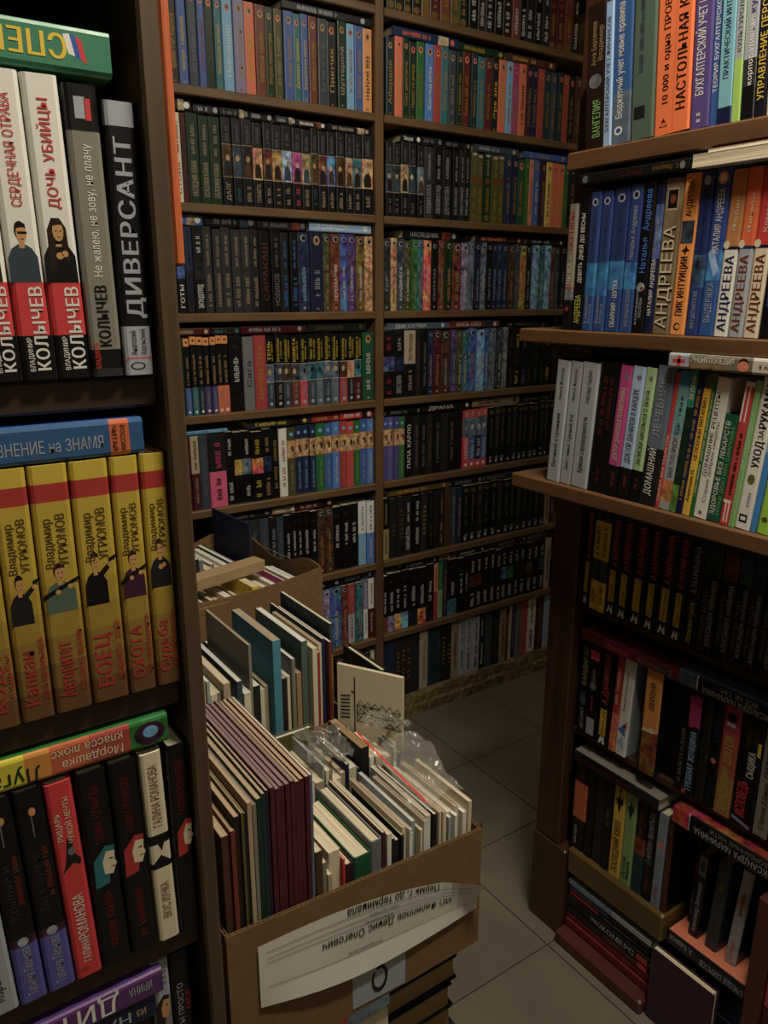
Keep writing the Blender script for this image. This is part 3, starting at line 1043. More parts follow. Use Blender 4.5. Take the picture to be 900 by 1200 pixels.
# green book lying on the white thrillers, upside down
zt = ZL[0] + .2175
xr = back_x(131, YL, zt + .02)
book('hardcover_book', 'green book lying upside down on the white thrillers', (xr, YL + .004, zt + .0165), .031, .205, D=.13, base='deepgreen', bands=[(0, 1, (.06, .26, .16))], flat=-1,
     texts=[('СПЕЦНАЗ', .15, .62, .02, .52, 'yellow', 2)],
     decals=[('poly', [(-.28, .085), (.22, .1), (.3, .12), (-.2, .105)], 'brightred', 0, 1), ('poly', [(-.2, .105), (.3, .12), (.32, .14), (-.14, .125)], 'blue', 0, 1), ('poly', [(-.14, .125), (.32, .14), (.3, .162), (-.1, .148)], 'white', 0, 1)])
G2 = 'yellow series on the middle left shelf'
def ugrumov(px0, px1, t1, t2, fig, label, lean=0):
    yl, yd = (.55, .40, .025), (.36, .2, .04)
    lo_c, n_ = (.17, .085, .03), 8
    gr = [(.86 * i / n_, .86 * (i + 1) / n_, tuple(p + (q - p) * min(1, i / 5.5) for p, q in zip(lo_c, yl)), .06) for i in range(n_)]  # yellow-to-brown print; part of the darkening downward is painted light falloff
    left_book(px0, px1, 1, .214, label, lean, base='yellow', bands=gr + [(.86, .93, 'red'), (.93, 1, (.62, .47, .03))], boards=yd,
              texts=[('Владимир', .60, .80, -.2, .25, (.11, .075, .02), 1), ('УГРЮМОВ', .605, .815, .16, .25, (.11, .075, .02), 1),
                     (t1, .06, .3, -.12, .44, 'red', 2), (t2, .08, .34, .3, .22, 'red', 1)], decals=fig, group=G2)
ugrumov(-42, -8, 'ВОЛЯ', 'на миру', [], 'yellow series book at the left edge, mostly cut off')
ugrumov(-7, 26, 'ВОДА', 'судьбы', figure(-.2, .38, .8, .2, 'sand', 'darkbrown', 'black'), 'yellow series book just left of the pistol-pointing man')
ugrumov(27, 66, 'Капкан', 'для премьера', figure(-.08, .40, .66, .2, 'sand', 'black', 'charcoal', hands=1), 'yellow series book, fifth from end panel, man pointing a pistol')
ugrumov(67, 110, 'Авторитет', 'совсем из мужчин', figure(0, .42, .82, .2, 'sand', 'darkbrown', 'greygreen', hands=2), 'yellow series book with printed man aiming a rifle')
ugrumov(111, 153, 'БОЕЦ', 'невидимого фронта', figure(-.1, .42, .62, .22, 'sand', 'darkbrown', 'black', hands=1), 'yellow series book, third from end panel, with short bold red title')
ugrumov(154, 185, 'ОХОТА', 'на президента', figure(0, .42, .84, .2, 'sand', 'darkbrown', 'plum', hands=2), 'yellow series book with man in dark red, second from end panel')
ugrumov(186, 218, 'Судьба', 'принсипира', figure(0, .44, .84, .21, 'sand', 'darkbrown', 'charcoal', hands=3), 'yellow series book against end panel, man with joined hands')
zt = ZL[1] + .2148
xr = back_x(172, YL, zt)
book('hardcover_book', 'blue book lying on the yellow series books', (xr - .215, YL + .002, zt + .0155), .030, .214, D=.14, base='blue', bands=[(0, .872, (.03, .12, .29)), (.872, .946, (.6, .14, .03)), (.946, 1, (.03, .12, .29))], flat=1,
     texts=[('РАВНЕНИЕ на ЗНАМЯ', .42, .85, .06, .34, 'silver', 0), ('ЧИТАЙ', .8, .84, -.1, .0, 'black', 1)][:1] + [('ЧИТАЙ', .88, .7, .0, .0038, 'darkbrown', 1, 'h'), ('РОССИЯ', .912, .7, .0, .0038, 'darkbrown', 1, 'h')])
G3 = 'novels on the lower left shelf'
def face(xf, z, w, hh, hair, skin='cream'):
    f = lambda pts: [(xf + a * w, z + c * hh) for a, c in pts]
    return [('poly', f([(-.5, .0), (.1, .05), (.2, .5), (.5, .95), (.1, 1.0), (-.45, .7)]), hair, 0, 1),
            ('poly', f([(-.05, .3), (.3, .25), (.42, .42), (.5, .5), (.42, .6), (.46, .82), (.1, .86), (-.1, .6)]), skin, 0, 2),
            ('rect', xf + .2 * w, xf + .36 * w, z + .63 * hh, z + .67 * hh, 'black', 0, 3), ('rect', xf + .24 * w, xf + .42 * w, z + .42 * hh, z + .45 * hh, 'red', 0, 3)]
left_book(-30, 24, 2, .214, 'pale grey novel at left edge of the lower left shelf', -2, base='silver', texts=[('Королевство треснувших', .06, .6, .1, .26, 'charcoal', 1)], decals=[('disc', -.1, .04, .2, .012, 'grey', 0, 1), ('disc', -.3, .6, .14, .06, 'grey', .3, 1)], group=G3)
for p0, p1, lb_, t2 in ((25, 57, 'black novel with violet foot, left of its twin', 'Крылья и'), (58, 90, 'black novel with violet foot, right of its twin and beside red novel', 'Бал в паутине')):
    left_book(p0, p1, 2, .212, lb_, -2, base='lavender', boards='lavender', bands=[(0, .29, 'lavender'), (.29, .33, 'plum', .8), (.33, 1, 'black')],
              texts=[('Татьяна Леонова', .03, .28, 0, .36, 'silver', 0), (t2, .42, .7, -.12, .3, 'darkgrey', 1), (None, .48, .74, .22, .22, 'rust')], decals=[('disc', 0, .31, .2, .022, 'silver', .4, 2), ('disc', .05, .9, .12, .02, 'sand', .4, 1), ('rect', -.02, .02, .78, .88, 'grey', 0, 1)], group=G3)
left_book(91, 121, 2, .210, 'bright red novel with small printed bird on the lower left shelf', -2, base='brightred', texts=[('ГАЛИНА', .075, .2, .02, .3, 'white', 1), ('РОМАНОВА', .2, .44, .02, .4, 'white', 1), ('РЫЦАРЬ', .72, .86, -.22, .22, 'cream', 1), ('ЧУЖОЙ МЕЧТЫ', .7, .93, .16, .22, 'cream', 1)],
          decals=[('poly', [(-.35, .56), (.1, .6), (.35, .58), (.4, .61), (.1, .66), (.2, .7), (.0, .73), (-.1, .66), (-.2, .6)], 'charcoal', .3, 1), ('disc', .1, .66, .14, .02, 'grey', .3, 2), ('disc', -.15, .04, .22, .012, 'red', 0, 1)], group=G3)
for p0, p1, hair, lb_ in ((122, 155, 'teal', 'black novel with printed face in teal collar'), (156, 187, 'red', 'black novel with small red-haired face, left of the cream novel')):
    left_book(p0, p1, 2, .211, lb_, -1.5, base='black', texts=[('ГАЛИНА РОМАНОВА', .64, .93, 0, .3, 'darkred', 1), (None, .08, .4, 0, .3, 'darkred')], decals=face(.05, .42, .8, .2, hair), group=G3)
left_book(188, 212, 2, .210, 'cream novel with black ink stripe between two black novels', -1, base='cream', boards='cream', bands=[(0, .4, 'cream'), (.4, .43, 'black', .4), (.43, .53, 'cream'), (.53, .58, 'black', .3), (.58, 1, 'cream')],
          texts=[('ГАЛИНА РОМАНОВА', .62, .94, 0, .42, 'rust', 0), ('ВКУС ИУНКА', .12, .32, 0, .42, 'rust', 0)], decals=[('poly', [(-.4, .43), (.0, .47), (.4, .43), (.4, .41), (-.4, .41)], 'black', 0, 1), ('poly', [(-.1, .53), (.06, .49), (.2, .53)], 'black', 0, 1)], group=G3)
left_book(213, 238, 2, .210, 'black novel with red-haired face against end panel, lower left shelf', 0, base='black', texts=[('ГАЛИНА РОМАНОВА', .64, .93, 0, .36, 'darkred', 1), (None, .1, .4, 0, .36, 'darkbrown')], decals=face(.08, .42, .8, .19, 'red'), group=G3)
zt = ZL[2] + .2165
xr = back_x(197, YL, zt + .02)
book('hardcover_book', 'yellow and red book lying on the lower left novels', (xr, YL + .001, zt + .0148), .0285, .206, D=.13, base='red', boards='green', flat=-1,
     bands=[(0, .17, 'green', .3), (.17, .34, (.4, .06, .04), .06), (.34, .5, (.52, .12, .03), .05), (.5, .6, (.62, .26, .03), .05), (.6, 1, (.64, .56, .02), .05)],
     texts=[('Мордашка', .2, .46, -.2, .3, 'cream', 0), ('класса люкс', .2, .5, .2, .3, 'cream', 0), ('Татьяна', .7, .94, .28, .34, 'olive', 1), ('Луганцева', .54, .98, -.18, .5, 'darkgreen', 1)],
     decals=[('disc', 0, .085, .4, .07, 'plum', .9, 1), ('disc', .05, .08, .2, .035, 'lightblue', .5, 2)])
for row, px, h, ln, where, cols in ((0, -47, .212, -1, 'upper', ('white', 'charcoal', 'darkred', 'white', 'black')), (1, -43, .213, 0, 'middle', ('gold', 'gold', 'darkblue', 'maroon', 'gold')), (2, -31, .211, -2, 'lower', ('plum', 'black', 'silver', 'maroon', 'black'))):
    for i, c in enumerate(cols):
        left_book(px - 40, px, row, h, '%s book, %s past the left picture edge, %s left shelf' % (c, ORD[i], where), ln, base=c, texts=[(None, .15, .85, 0, .36, 'beige' if c not in ('white', 'silver', 'gold') else 'darkred')], group=(G1, G2, G3)[row])
        px -= 41
# bottom shelf
G4 = 'books on the bottom left shelf'
left_book(200, 221, 3, .245, 'pale book with printed dark-haired face on the bottom left shelf', 0, base='silver', bands=[(0, .62, 'silver'), (.62, .8, 'stone', .5), (.8, 1, 'silver')], texts=[('III', .86, .96, 0, .6, 'grey', 0)], decals=face(0, .66, .8, .16, 'darkbrown', 'sand'), group=G4, dy=.012)
left_book(222, 243, 3, .246, 'black book with red lettering on the bottom left shelf', 0, base='black', texts=[('ТЫ ПРОСТО', .6, .84, -.12, .3, 'silver', 1), ('МОЯ', .64, .84, .28, .24, 'red', 1)], group=G4, dy=.012)
for i in range(5):
    left_book(199 - 30 * (i + 1), 198 - 30 * i, 3, .187, 'dark book %s under the purple flat book, bottom left shelf' % ('nearest the face book', 'second', 'third', 'fourth', 'fifth')[i], 0, base=('black', 'charcoal', 'maroon', 'navy', 'black')[i], texts=[(None, .2, .8, 0, .4, 'grey')], group=G4, dy=.01)
zt = ZL[3] + .1885; xr = back_x(186, YL, zt)
book('hardcover_book', 'navy book lying under the purple book, bottom left shelf', (xr, YL + .005, zt + .0135), .026, .2, D=.13, base='navy', flat=-1, texts=[('НА ГРУДИ', .12, .62, 0, .5, 'silver', 1), ('ИЗ', .05, .1, 0, .3, 'sand', 1)], group=G4)
zt += .0275; xr = back_x(193, YL, zt)
book('hardcover_book', 'purple book lying on top of the navy book, bottom left shelf', (xr, YL + .002, zt + .0145), .028, .212, D=.13, base='purple', boards='purple', flat=-1, bands=[(0, 1, (.13, .035, .19))], texts=[('ДИТЯ ЛЕСА', .2, .96, .02, .74, 'white', 1), ('ИРИНА', .05, .16, .1, .36, 'silver', 1)], group=G4)

# ================================================================== RIGHT BOOKCASE
rb = empty('right_bookcase', (1.2, .6, 0)); tag(rb, 'dark wooden bookcase standing along the right side of the aisle', 'bookcase')
YFAR = 1.012; YN = .18
PF = 1.092                                   # face of the posts
b_ = .245
part('post', 'right_z', PF, PF + .03, .9475, YFAR, .215, 2.35, rb)
part('post_base', 'right_z', PF - .004, PF + .032, .922, YFAR + .003, .0, .213, rb)
part('end_panel', 'right_z', PF + .0305, PF + .33, YFAR - .022, YFAR, 0, 2.35, rb)
part('end_panel', 'right_z', PF, PF + .33, YN - .022, YN, 0, 2.35, rb)
part('back_board', 'back_panel', PF + .331, PF + .343, YN - .02, YFAR, 0, 2.35, rb)
ZR = dict(A=1.546, B=1.275, C=1.015, D=.757, E=.490, F=.226)
XA, XB, XD = 1.0, 1.0, 1.102
part('shelf_plank', 'right_y', .993, PF - .0005, YN, .94, ZR['A'] - .028, ZR['A'] - .0006, rb)
part('shelf_plank', 'right_y', .993, PF - .0005, YN, 1.03, ZR['B'] - .024, ZR['B'] - .0006, rb)
part('shelf_plank', 'right_y', .993, PF - .0005, YN, 1.032, ZR['C'] - .026, ZR['C'] - .0006, rb)
for k in 'ABCDE':
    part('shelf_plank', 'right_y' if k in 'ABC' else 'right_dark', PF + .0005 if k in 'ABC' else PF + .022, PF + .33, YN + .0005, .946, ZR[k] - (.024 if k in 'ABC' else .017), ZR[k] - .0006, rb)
part('shelf_plank', 'olive_y', PF + .002, PF + .33, .688, .9205, ZR['F'] - .06, ZR['F'] - .0006, rb, .004)
part('bottom_board', 'redwood', PF - .022, PF + .33, .70, .9205, 0, .03, rb, .004)
part('divider_board', 'redwood', PF - .012, PF + .33, .488, .518, 0, .405, rb)
RZ = -math.pi / 2
class Row:
    """packs upright books along a right-hand shelf, from the far end towards the viewer; edges are measured in the photograph"""
    def __init__(s, z, X, start, nm, name='hardcover_book'):
        s.z, s.X, s.y, s.nm, s.i = z, X, side_y(start, X, z), nm, 0
    def add(s, px, h, lean, label, name=None, gap=0, **kw):
        name = name or {'top': 'business_handbook', 'third': 'health_handbook'}.get(s.nm.split()[0], 'detective_novel')
        y1 = side_y(px, s.X, s.z); L = math.radians(lean); t = (s.y - y1) * math.cos(L) - .0005
        yc = (s.y + y1) / 2
        # bottom corners: rotate about the base centre, lift so the lower corner touches the plank
        dz = t / 2 * abs(math.sin(L)) + .0003
        if s.y > .9 and s.X < 1.05: kw.setdefault('D', .086)
        book(name, label, (s.X + kw.pop('dx', rnd.uniform(0, .003)), yc, s.z + dz), t, h, rz=RZ, lean=lean, group='books on the ' + s.nm, **kw)
        s.y = y1 - gap
def flat_r(label, y0, y1, X, z, t, name='hardcover_book', up=1, **kw):
    """book lying flat with its spine to the aisle between y0 (far) and y1 (near)"""
    L = y0 - y1
    return book(name, label, (X, y0 if up > 0 else y1, z + t / 2 + .0004), t, L, rz=RZ, flat=up, **kw)
def more(px, step, n, h, lean, where):
    """the row goes on past the frame"""
    for i in range(n):
        px += step * rnd.uniform(.8, 1.25); c = rnd.choice(('maroon', 'navy', 'black', 'charcoal', 'darkgreen', 'tan', 'greyblue', 'rust', 'cream'))
        R.add(px, h - rnd.uniform(0, .006), lean, '%s book, %s past the right picture edge, %s right shelf' % (c, ORD[i], where), base=c, texts=[(None, .15, .85, 0, .36, 'beige' if c not in ('tan', 'cream') else 'brown')])
# ---- shelf A
R = Row(ZR['A'], XA, 684, 'top right shelf')
R.add(706, 0.199, -3.4, 'dark brown biography with yellow-green title, farthest on top right shelf', base='darkbrown', texts=[('ВАНГЕЛИЯ', .07, .34, .1, .4, 'lightgreen', 1), ('Анна Берсенева', .58, .88, -.1, .26, 'tan', 0), ('Владимир', .6, .84, .24, .24, 'tan', 0)], decals=[('disc', 0, .47, .34, .05, 'grey', .6, 1)])
R.add(714.5, 0.195, -3.4, 'thin pale blue accounting book on top right shelf', 'paperback_book', hard=False, base='skyblue', texts=[('БУХГАЛТЕРСКИЙ УЧЕТ ФИНАНСОВ', .1, .9, 0, .5, 'slate', 1)])
R.add(737, 0.199, -3.4, 'mid blue accounting book with white title on top right shelf', base='blue', texts=[('Бюджетный учет новые правила', .17, .95, -.12, .34, 'white', 1)], bands=[(0, .35, 'greyblue', .2), (.35, 1, (.03, .13, .36))], decals=[('disc', -.12, .09, .22, .03, 'white', 0, 1), ('disc', -.12, .09, .13, .018, 'blue', 0, 2)])
R.add(764, 0.211, -3.4, 'grey-green plain hardcover with small dark patch on top right shelf', base='greygreen', texts=[(None, .4, .9, -.1, .2, 'slate')], decals=[('rect', -.36, .12, .13, .21, 'charcoal', .2)])
R.add(806, 0.221, -3.4, 'very thick orange handbook with bold black lettering on top right shelf', base='orange', boards='orange', bands=[(0, 1, (.86, .19, .018))], texts=[('НАСТОЛЬНАЯ КНИГА', .12, .96, .24, .26, 'darkbrown', 2), ('10 000 и одна ПРОВОДКА', .17, .97, -.2, .18, 'darkbrown', 1)], decals=[('poly', [(-.34, .045), (-.1, .045), (-.22, .1)], 'darkbrown', 0, 1), ('disc', -.22, .06, .1, .012, 'orange', 0, 2), ('rect', .03, .045, 0.01, .99, (.6, .12, .01), 0, 1)])
R.add(829, 0.202, -3.4, 'purple accounting book with white title on top right shelf', base='purple', texts=[('БУХГАЛТЕРСКИЙ УЧЕТ И АУДИТ', .2, .97, -.05, .42, 'white', 1), (None, .04, .12, -.05, .24, 'white')], bands=[(0, 1, (.12, .08, .28))])
R.add(839, 0.202, -3.4, 'narrow blue book with white title beside the purple one', 'paperback_book', hard=False, base='blue', texts=[('ТЕОРИЯ БУХГАЛТЕРСКОГО УЧЕТА', .2, .97, 0, .5, 'white', 1)])
R.add(855, 0.197, -3.4, 'light turquoise internet handbook with shade painted on its foot on top right shelf', 'paperback_book', hard=False, base='lightblue', bands=[(0, .1, 'navy'), (.1, 1, (.22, .5, .6))], texts=[('ПРАКТИЧЕСКИЙ ИНТЕРНЕТ-ТУР', .27, .98, 0, .4, 'navy', 1)])  # navy band paints the shade lying over the foot
R.add(865, 0.193, -3.4, 'narrow green and white textbook on top right shelf', 'paperback_book', hard=False, base='lightgreen', bands=[(0, .38, (.4, .62, .14)), (.38, 1, 'silver')], texts=[('КУЛЬТУРОЛОГИЯ', .42, .86, .1, .5, 'olive', 0)])
R.add(880, 0.197, -3.4, 'white book with black foot and script lettering on top right shelf', 'paperback_book', hard=False, base='white', bands=[(0, .2, 'black'), (.2, .36, 'darkgrey'), (.36, 1, 'silver')], texts=[('корпоративная', .2, .6, .05, .4, 'white', 1), ('культура', .62, .93, .05, .46, 'purple', 1)])
R.add(896, 0.197, -3.4, 'black management book with yellow title on top right shelf', base='black', bands=[(0, 1, (.012, .012, .03))], texts=[('УПРАВЛЕНИЕ ПЕРСОНАЛОМ', .1, .95, .0, .5, 'yellow', 1)])
R.add(909, 0.197, -3.4, 'cream book at the right edge of top right shelf', base='cream')
more(909, 22, 6, .205, -3.4, 'top')
# ---- shelf B
R = Row(ZR['B'], XB, 657, 'second right shelf')
R.add(667, .195, .6, 'grey book with black foot and red star, farthest on second right shelf', base='black', bands=[(0, .24, 'black'), (.24, .33, 'grey', .9), (.33, .345, 'red'), (.345, 1, 'stone')], texts=[('МЫ ВСЕ —', .37, .6, 0, .5, 'cream', 1), ('ОСЕТИНЫ', .64, .94, 0, .5, 'red', 1)], decals=[('poly', [(.3 * math.sin(k * math.pi / 5) * (1 if k % 2 == 0 else .42), .17 + .026 * math.cos(k * math.pi / 5) * (1 if k % 2 == 0 else .42)) for k in range(10)], 'red', 0, 1)])
R.add(680, .204, .8, 'black book with small white capitals and yellow foot lettering, second right shelf', base='black', texts=[('ДЕВЯТЬ ДНЕЙ ДО ВЕСНЫ', .36, .88, 0, .34, 'white', 1), ('АНДРЕЕВА', .05, .27, 0, .5, (.62, .58, .08), 1)])
for px, l1, t1 in ((692, 'far', 'В ожидании'), (705, 'near', 'Весенняя')):
    R.add(px, .208, .9, '%s of two narrow blue twin books with round emblem, second right shelf' % l1, base='blue', bands=[(0, .26, (.02, .09, .3)), (.26, .5, (.02, .19, .42), .5), (.5, 1, (.02, .06, .23))], texts=[('Наталья Андреева', .5, .88, 0, .34, 'slate', 0), (t1, .05, .26, -.12, .26, 'silver', 1), ('истина', .05, .2, .2, .24, 'silver', 1)], decals=[('disc', 0, .93, .28, .028, 'silver', 0, 1), ('disc', 0, .93, .16, .016, 'navy', 0, 2)])
R.add(723, .21, .9, 'wide blue book with white foot title and round emblem, second right shelf', base='blue', bands=[(0, .3, (.02, .08, .28)), (.3, .5, (.03, .22, .45), .6), (.5, 1, (.02, .05, .2))], texts=[('ОБАЯНИЯ · ШУТКА', .03, .37, .05, .3, 'white', 1), ('Наталья Андреева', .5, .86, 0, .3, 'slate', 0)], decals=[('disc', 0, .93, .24, .03, 'silver', 0, 1), ('disc', 0, .93, .14, .018, 'navy', 0, 2)])
R.add(738, .212, .9, 'blue book with script author line, left of the cyan-lettered black book', base='blue', bands=[(0, .3, (.02, .09, .3)), (.3, .48, (.03, .25, .5), .6), (.48, 1, (.02, .06, .24))], texts=[('ВСЕ ОБЕЩАЛИ ЗОЛОТО', .04, .3, .05, .28, 'silver', 1), ('Наталья Андреева', .5, .86, 0, .36, 'silver', 0)], decals=[('disc', 0, .93, .26, .03, 'silver', 0, 1), ('disc', 0, .93, .15, .018, 'navy', 0, 2)])
R.add(752, .214, .9, 'black book with large cyan author lettering, second right shelf', base='black', texts=[('Наталья', .4, .64, 0, .48, 'brightblue', 1), ('Андреева', .68, .95, 0, .5, 'brightblue', 1), ('любви', .1, .24, .1, .28, 'silver', 0), ('комедия', .04, .3, -.2, .24, 'silver', 0)], decals=[('disc', 0, .31, .34, .03, 'silver', .8, 1), ('disc', .1, .3, .14, .014, 'rust', .4, 2)])
R.add(761, .212, .9, 'narrow navy book with white lettering and a blue glow picture', base='navy', bands=[(0, .5, 'navy'), (.5, .85, (.08, .16, .34), .7), (.85, 1, 'navy')], texts=[('НАТАЛИЯ АНДРЕЕВА', .12, .5, 0, .5, 'white', 1), ('Островская', .54, .76, 0, .4, 'silver', 0)])
R.add(781.5, .213, .9, 'gold book with huge black author name, second right shelf', base='gold', boards='black', bands=[(0, 1, (.24, .19, .11), .1)], texts=[('АНДРЕЕВА', .03, .7, .0, .66, 'black', 2), ('АНДРЕЕВА', .036, .706, -.02, .64, 'cream', 0)], decals=[('rect', -.32, .3, .8, .94, 'beige'), ('rect', -.27, .25, .812, .928, 'black', 0, 1), ('disc', 0, .87, .16, .03, 'rust', .6, 2)])
R.add(800, .216, 1.0, 'orange book with picture panel and black lettering, second right shelf', base='amber', boards='orange', bands=[(0, 1, (.85, .33, .05))], texts=[('ПИК ИНТУИЦИИ', .12, .5, 0, .44, 'darkbrown', 2), ('АНДРЕЕВА', .74, .96, -.02, .38, 'darkbrown', 1), ('НАТАЛЬЯ', .76, .95, .32, .14, 'tan', 0)], decals=[('rect', -.36, .4, .575, .715, 'slate', .9), ('poly', [(0, .5), (.1, .525), (.3, .53), (.12, .545), (.05, .57), (-.04, .545), (-.25, .53), (-.06, .522)], 'darkbrown', 0, 1), ('disc', 0, .05, .22, .026, 'darkbrown', 0, 1), ('disc', .04, .05, .16, .016, 'amber', 0, 2)])
R.add(815, .217, 1.0, 'navy book with white foot title and round machine picture', base='navy', bands=[(0, .3, (.015, .05, .22)), (.3, .5, (.05, .12, .25), .8), (.5, 1, (.015, .04, .17))], texts=[('ВРАГУ ДОСТАНЕТСЯ ВСЁ', .04, .28, .05, .3, 'silver', 1), ('Наталья Андреева', .5, .86, 0, .3, 'darkblue', 0)], decals=[('disc', 0, .94, .26, .03, 'silver', 0, 1), ('disc', -.05, .44, .34, .05, 'slate', .6, 1), ('disc', -.05, .44, .2, .03, 'navy', 0, 2)])
R.add(833, .218, 1.1, 'blue book with orange emblem and silver author name, second right shelf', base='blue', bands=[(0, .34, (.02, .11, .36)), (.34, .52, (.04, .28, .55), .6), (.52, 1, (.02, .08, .33))], texts=[('НАТАЛИЯ АНДРЕЕВА', .5, .88, 0, .42, 'white', 0), ('ВЫДЕРЖКА', .08, .33, 0, .42, 'silver', 0)], decals=[('disc', 0, .94, .3, .036, 'amber', 0, 1), ('disc', 0, .94, .19, .022, 'white', 0, 2), ('poly', [(-.4, .5), (.1, .36), (.4, .4), (-.1, .54)], 'skyblue', .3, 1)])
def andreeva(px, top, low, mid, label, tcol, acol):
    R.add(px, .213, 1.2, label, base=top, boards=mid, bands=[(0, .53, low), (.53, .55, mid), (.55, 1, top, .15)], texts=[('АНДРЕЕВА', .03, .5, .0, .56, acol, 2), (tcol, .62, .86, .05, .26, 'cream', 0)], decals=[('disc', -.3, .56, .2, .025, 'cream', 0, 1)])
andreeva(851, (.55, .25, .07), 'white', 'navy', 'gold and white book with dark blue author name, second right shelf', 'Фобия', 'darkblue')
andreeva(868, 'orange', 'silver', 'darkblue', 'orange and white book with orange author name, second right shelf', 'Финалы', 'rust')
andreeva(887, 'brightred', 'cream', 'navy', 'red and cream book with rust author name, second right shelf', 'Комедия', 'rust')
R.add(901, .2, 1.2, 'black book right of the red and cream one, second right shelf', base='black', texts=[(None, .2, .8, 0, .3, 'blue')])
R.add(914, .2, 1.2, 'dark blue book at the right edge of the second right shelf', base='darkblue', texts=[(None, .2, .8, 0, .3, 'silver')])
more(914, 22, 6, .205, 1.2, 'second')
zt = ZR['B'] + .2185
flat_r('black book lying upside down on the blue books, second right shelf', side_y(680, XB, zt), side_y(818, XB, zt), XB - .006, zt, .018, base='black', up=-1, bands=[(0, 1, (.012, .012, .014))], texts=[('Е. Лаврова', .13, .34, 0, .36, 'darkgold', 1), ('ЯРОСТЬ', .42, .64, 0, .42, 'maroon', 1)], decals=[('disc', 0, .1, .28, .02, 'grey', 0, 1), ('disc', 0, .93, .3, .03, 'grey', .8, 1)])
# papers and a pale book above, fore-edge to the aisle
def fore_edge_stack(label, y0, y1, X, z, t, base, depth=.13, page='cream', nm='paperback_book', rz=math.pi / 2):
    r = book(nm, label, (X + depth, y1, z + t / 2 + .0004), t, y0 - y1, D=depth, rz=rz, flat=1, base=base, page=page, hard=False)
    return r
fore_edge_stack('thick pale paperback lying pages outward at right of second right shelf', side_y(821, XB, zt), side_y(821, XB, zt) - .2, XB - .02, zt + .0002, .0165, 'white')
fore_edge_stack('thin brown-covered pad lying on the pale paperback, second right shelf', side_y(826, XB, zt) - .01, side_y(826, XB, zt) - .19, XB - .012, zt + .0173, .0055, 'plum')
# ---- shelf C
R = Row(ZR['C'], XB, 639, 'third right shelf')
def silver(px, txt, lab, a='Никита Филатов'):
    R.add(px, .209, 3.2, lab, base='silver', boards='navy', bands=[(0, 1, (.42, .44, .48))], texts=[(txt, .12, .58, 0, .3, 'charcoal', 1), (a, .68, .94, 0, .26, 'darkgrey', 0)])
silver(653.5, 'Вечный странник', 'first of three silver books, farthest on third right shelf')
silver(667, 'Бой с тенью. Грязный бой', 'middle of three silver books on third right shelf')
silver(686, 'Кривая справедливость', 'widest of three silver books on third right shelf', 'Александр Сидоров')
R.add(707, .212, 3.4, 'black book with dim red lettering right of the silver books', base='black', texts=[(None, .45, .92, -.15, .24, 'darkred'), (None, .5, .9, .2, .2, 'darkred'), (None, .08, .2, 0, .2, 'darkred')])
for px, c, tt, col, lab in ((720, (.5, .05, .25), 'ДОКТОР ДАНИЛОВ В ПОЛИКЛИНИКЕ', 'cream', 'magenta doctor novel with black foot, third right shelf'), (734.5, (.42, .56, .78), 'ДОКТОР ДАНИЛОВ В КАРЦЕРЕ', 'navy', 'pale blue doctor novel with black foot, third right shelf'), (746, (.42, .6, .33), 'ЗАПИСКИ ШКОЛЬНОГО ВРАЧА', 'darkgreen', 'pale green doctor novel with black foot, third right shelf')):
    R.add(px, .21, 3.9, lab, base='black', bands=[(0, .24, 'black', .2), (.24, 1, c, .06)], texts=[(tt, .28, .84, .02, .42, col, 1), (None, .08, .2, .1, .3, 'rust')], decals=[('disc', .1, .92, .2, .02, 'grey', .3, 1)])
R.add(766, .214, 4.2, 'slate blue home medicine book with spaced white title', base='greyblue', bands=[(0, .42, 'charcoal', .3), (.42, 1, (.17, .21, .28))], texts=[('ДОМАШНИЙ', .07, .42, -.05, .38, 'white', 1), ('ЛЕЧЕБНИК', .5, .92, -.05, .38, 'silver', 1)])
R.add(770.5, .207, 4.4, 'very thin red booklet with white lettering, third right shelf', 'paperback_book', hard=False, base='brightred', texts=[('СЕКРЕТ БЕЗ ТАБЛЕТОК', .05, .55, 0, .6, 'white', 0)])
R.add(783, .209, 4.4, 'teal and white booklet with fruit at its foot, third right shelf', 'paperback_book', hard=False, base='white', bands=[(0, .06, 'silver'), (.06, .22, (.5, .2, .05), .9), (.22, .55, 'silver'), (.55, .9, (.2, .42, .45), .2), (.9, 1, (.03, .28, .48))], texts=[('ВАШЕ ТЕЛО ПРОСИТ ВОДЫ', .24, .64, .05, .4, 'charcoal', 0), (None, .68, .86, .05, .3, 'slate')])
R.add(790.5, .212, 4.4, 'thin dark green booklet with white heading, third right shelf', 'paperback_book', hard=False, base='darkgreen', bands=[(0, .2, (.12, .3, .05), .8), (.2, .75, 'darkgreen', .6), (.75, 1, (.03, .3, .16))], texts=[('ЗЕЛЕНЬ', .8, .97, 0, .6, 'white', 2)])
R.add(798, .21, 4.4, 'thin navy booklet between green and yellow booklets', 'paperback_book', hard=False, base='navy', texts=[(None, .1, .9, 0, .5, 'gold')])
R.add(806, .209, 4.4, 'thin yellow vitamin booklet, third right shelf', 'paperback_book', hard=False, base='yellow', bands=[(0, .9, (.8, .5, .02)), (.9, 1, 'olive')], texts=[('ЦЕЛЕБНЫЙ ВИТАМИН', .4, .84, 0, .55, 'darkred', 1), ('Алексеев Н.', .1, .34, 0, .5, 'darkbrown', 1)])
R.add(810.5, .207, 4.4, 'very thin green booklet right of the yellow one', 'paperback_book', hard=False, base='green', texts=[(None, .15, .9, 0, .5, 'cream')])
R.add(825, .205, 4.4, 'off-white narrow book with small grey lettering, third right shelf', 'paperback_book', hard=False, base='white', texts=[('Старые добрые секреты', .12, .7, .12, .28, 'grey', 0), ('ДОМАШНИЕ РЕЦЕПТЫ', .3, .9, -.2, .3, 'charcoal', 0)], decals=[('disc', 0, .04, .16, .016, 'grey', 0, 1)])
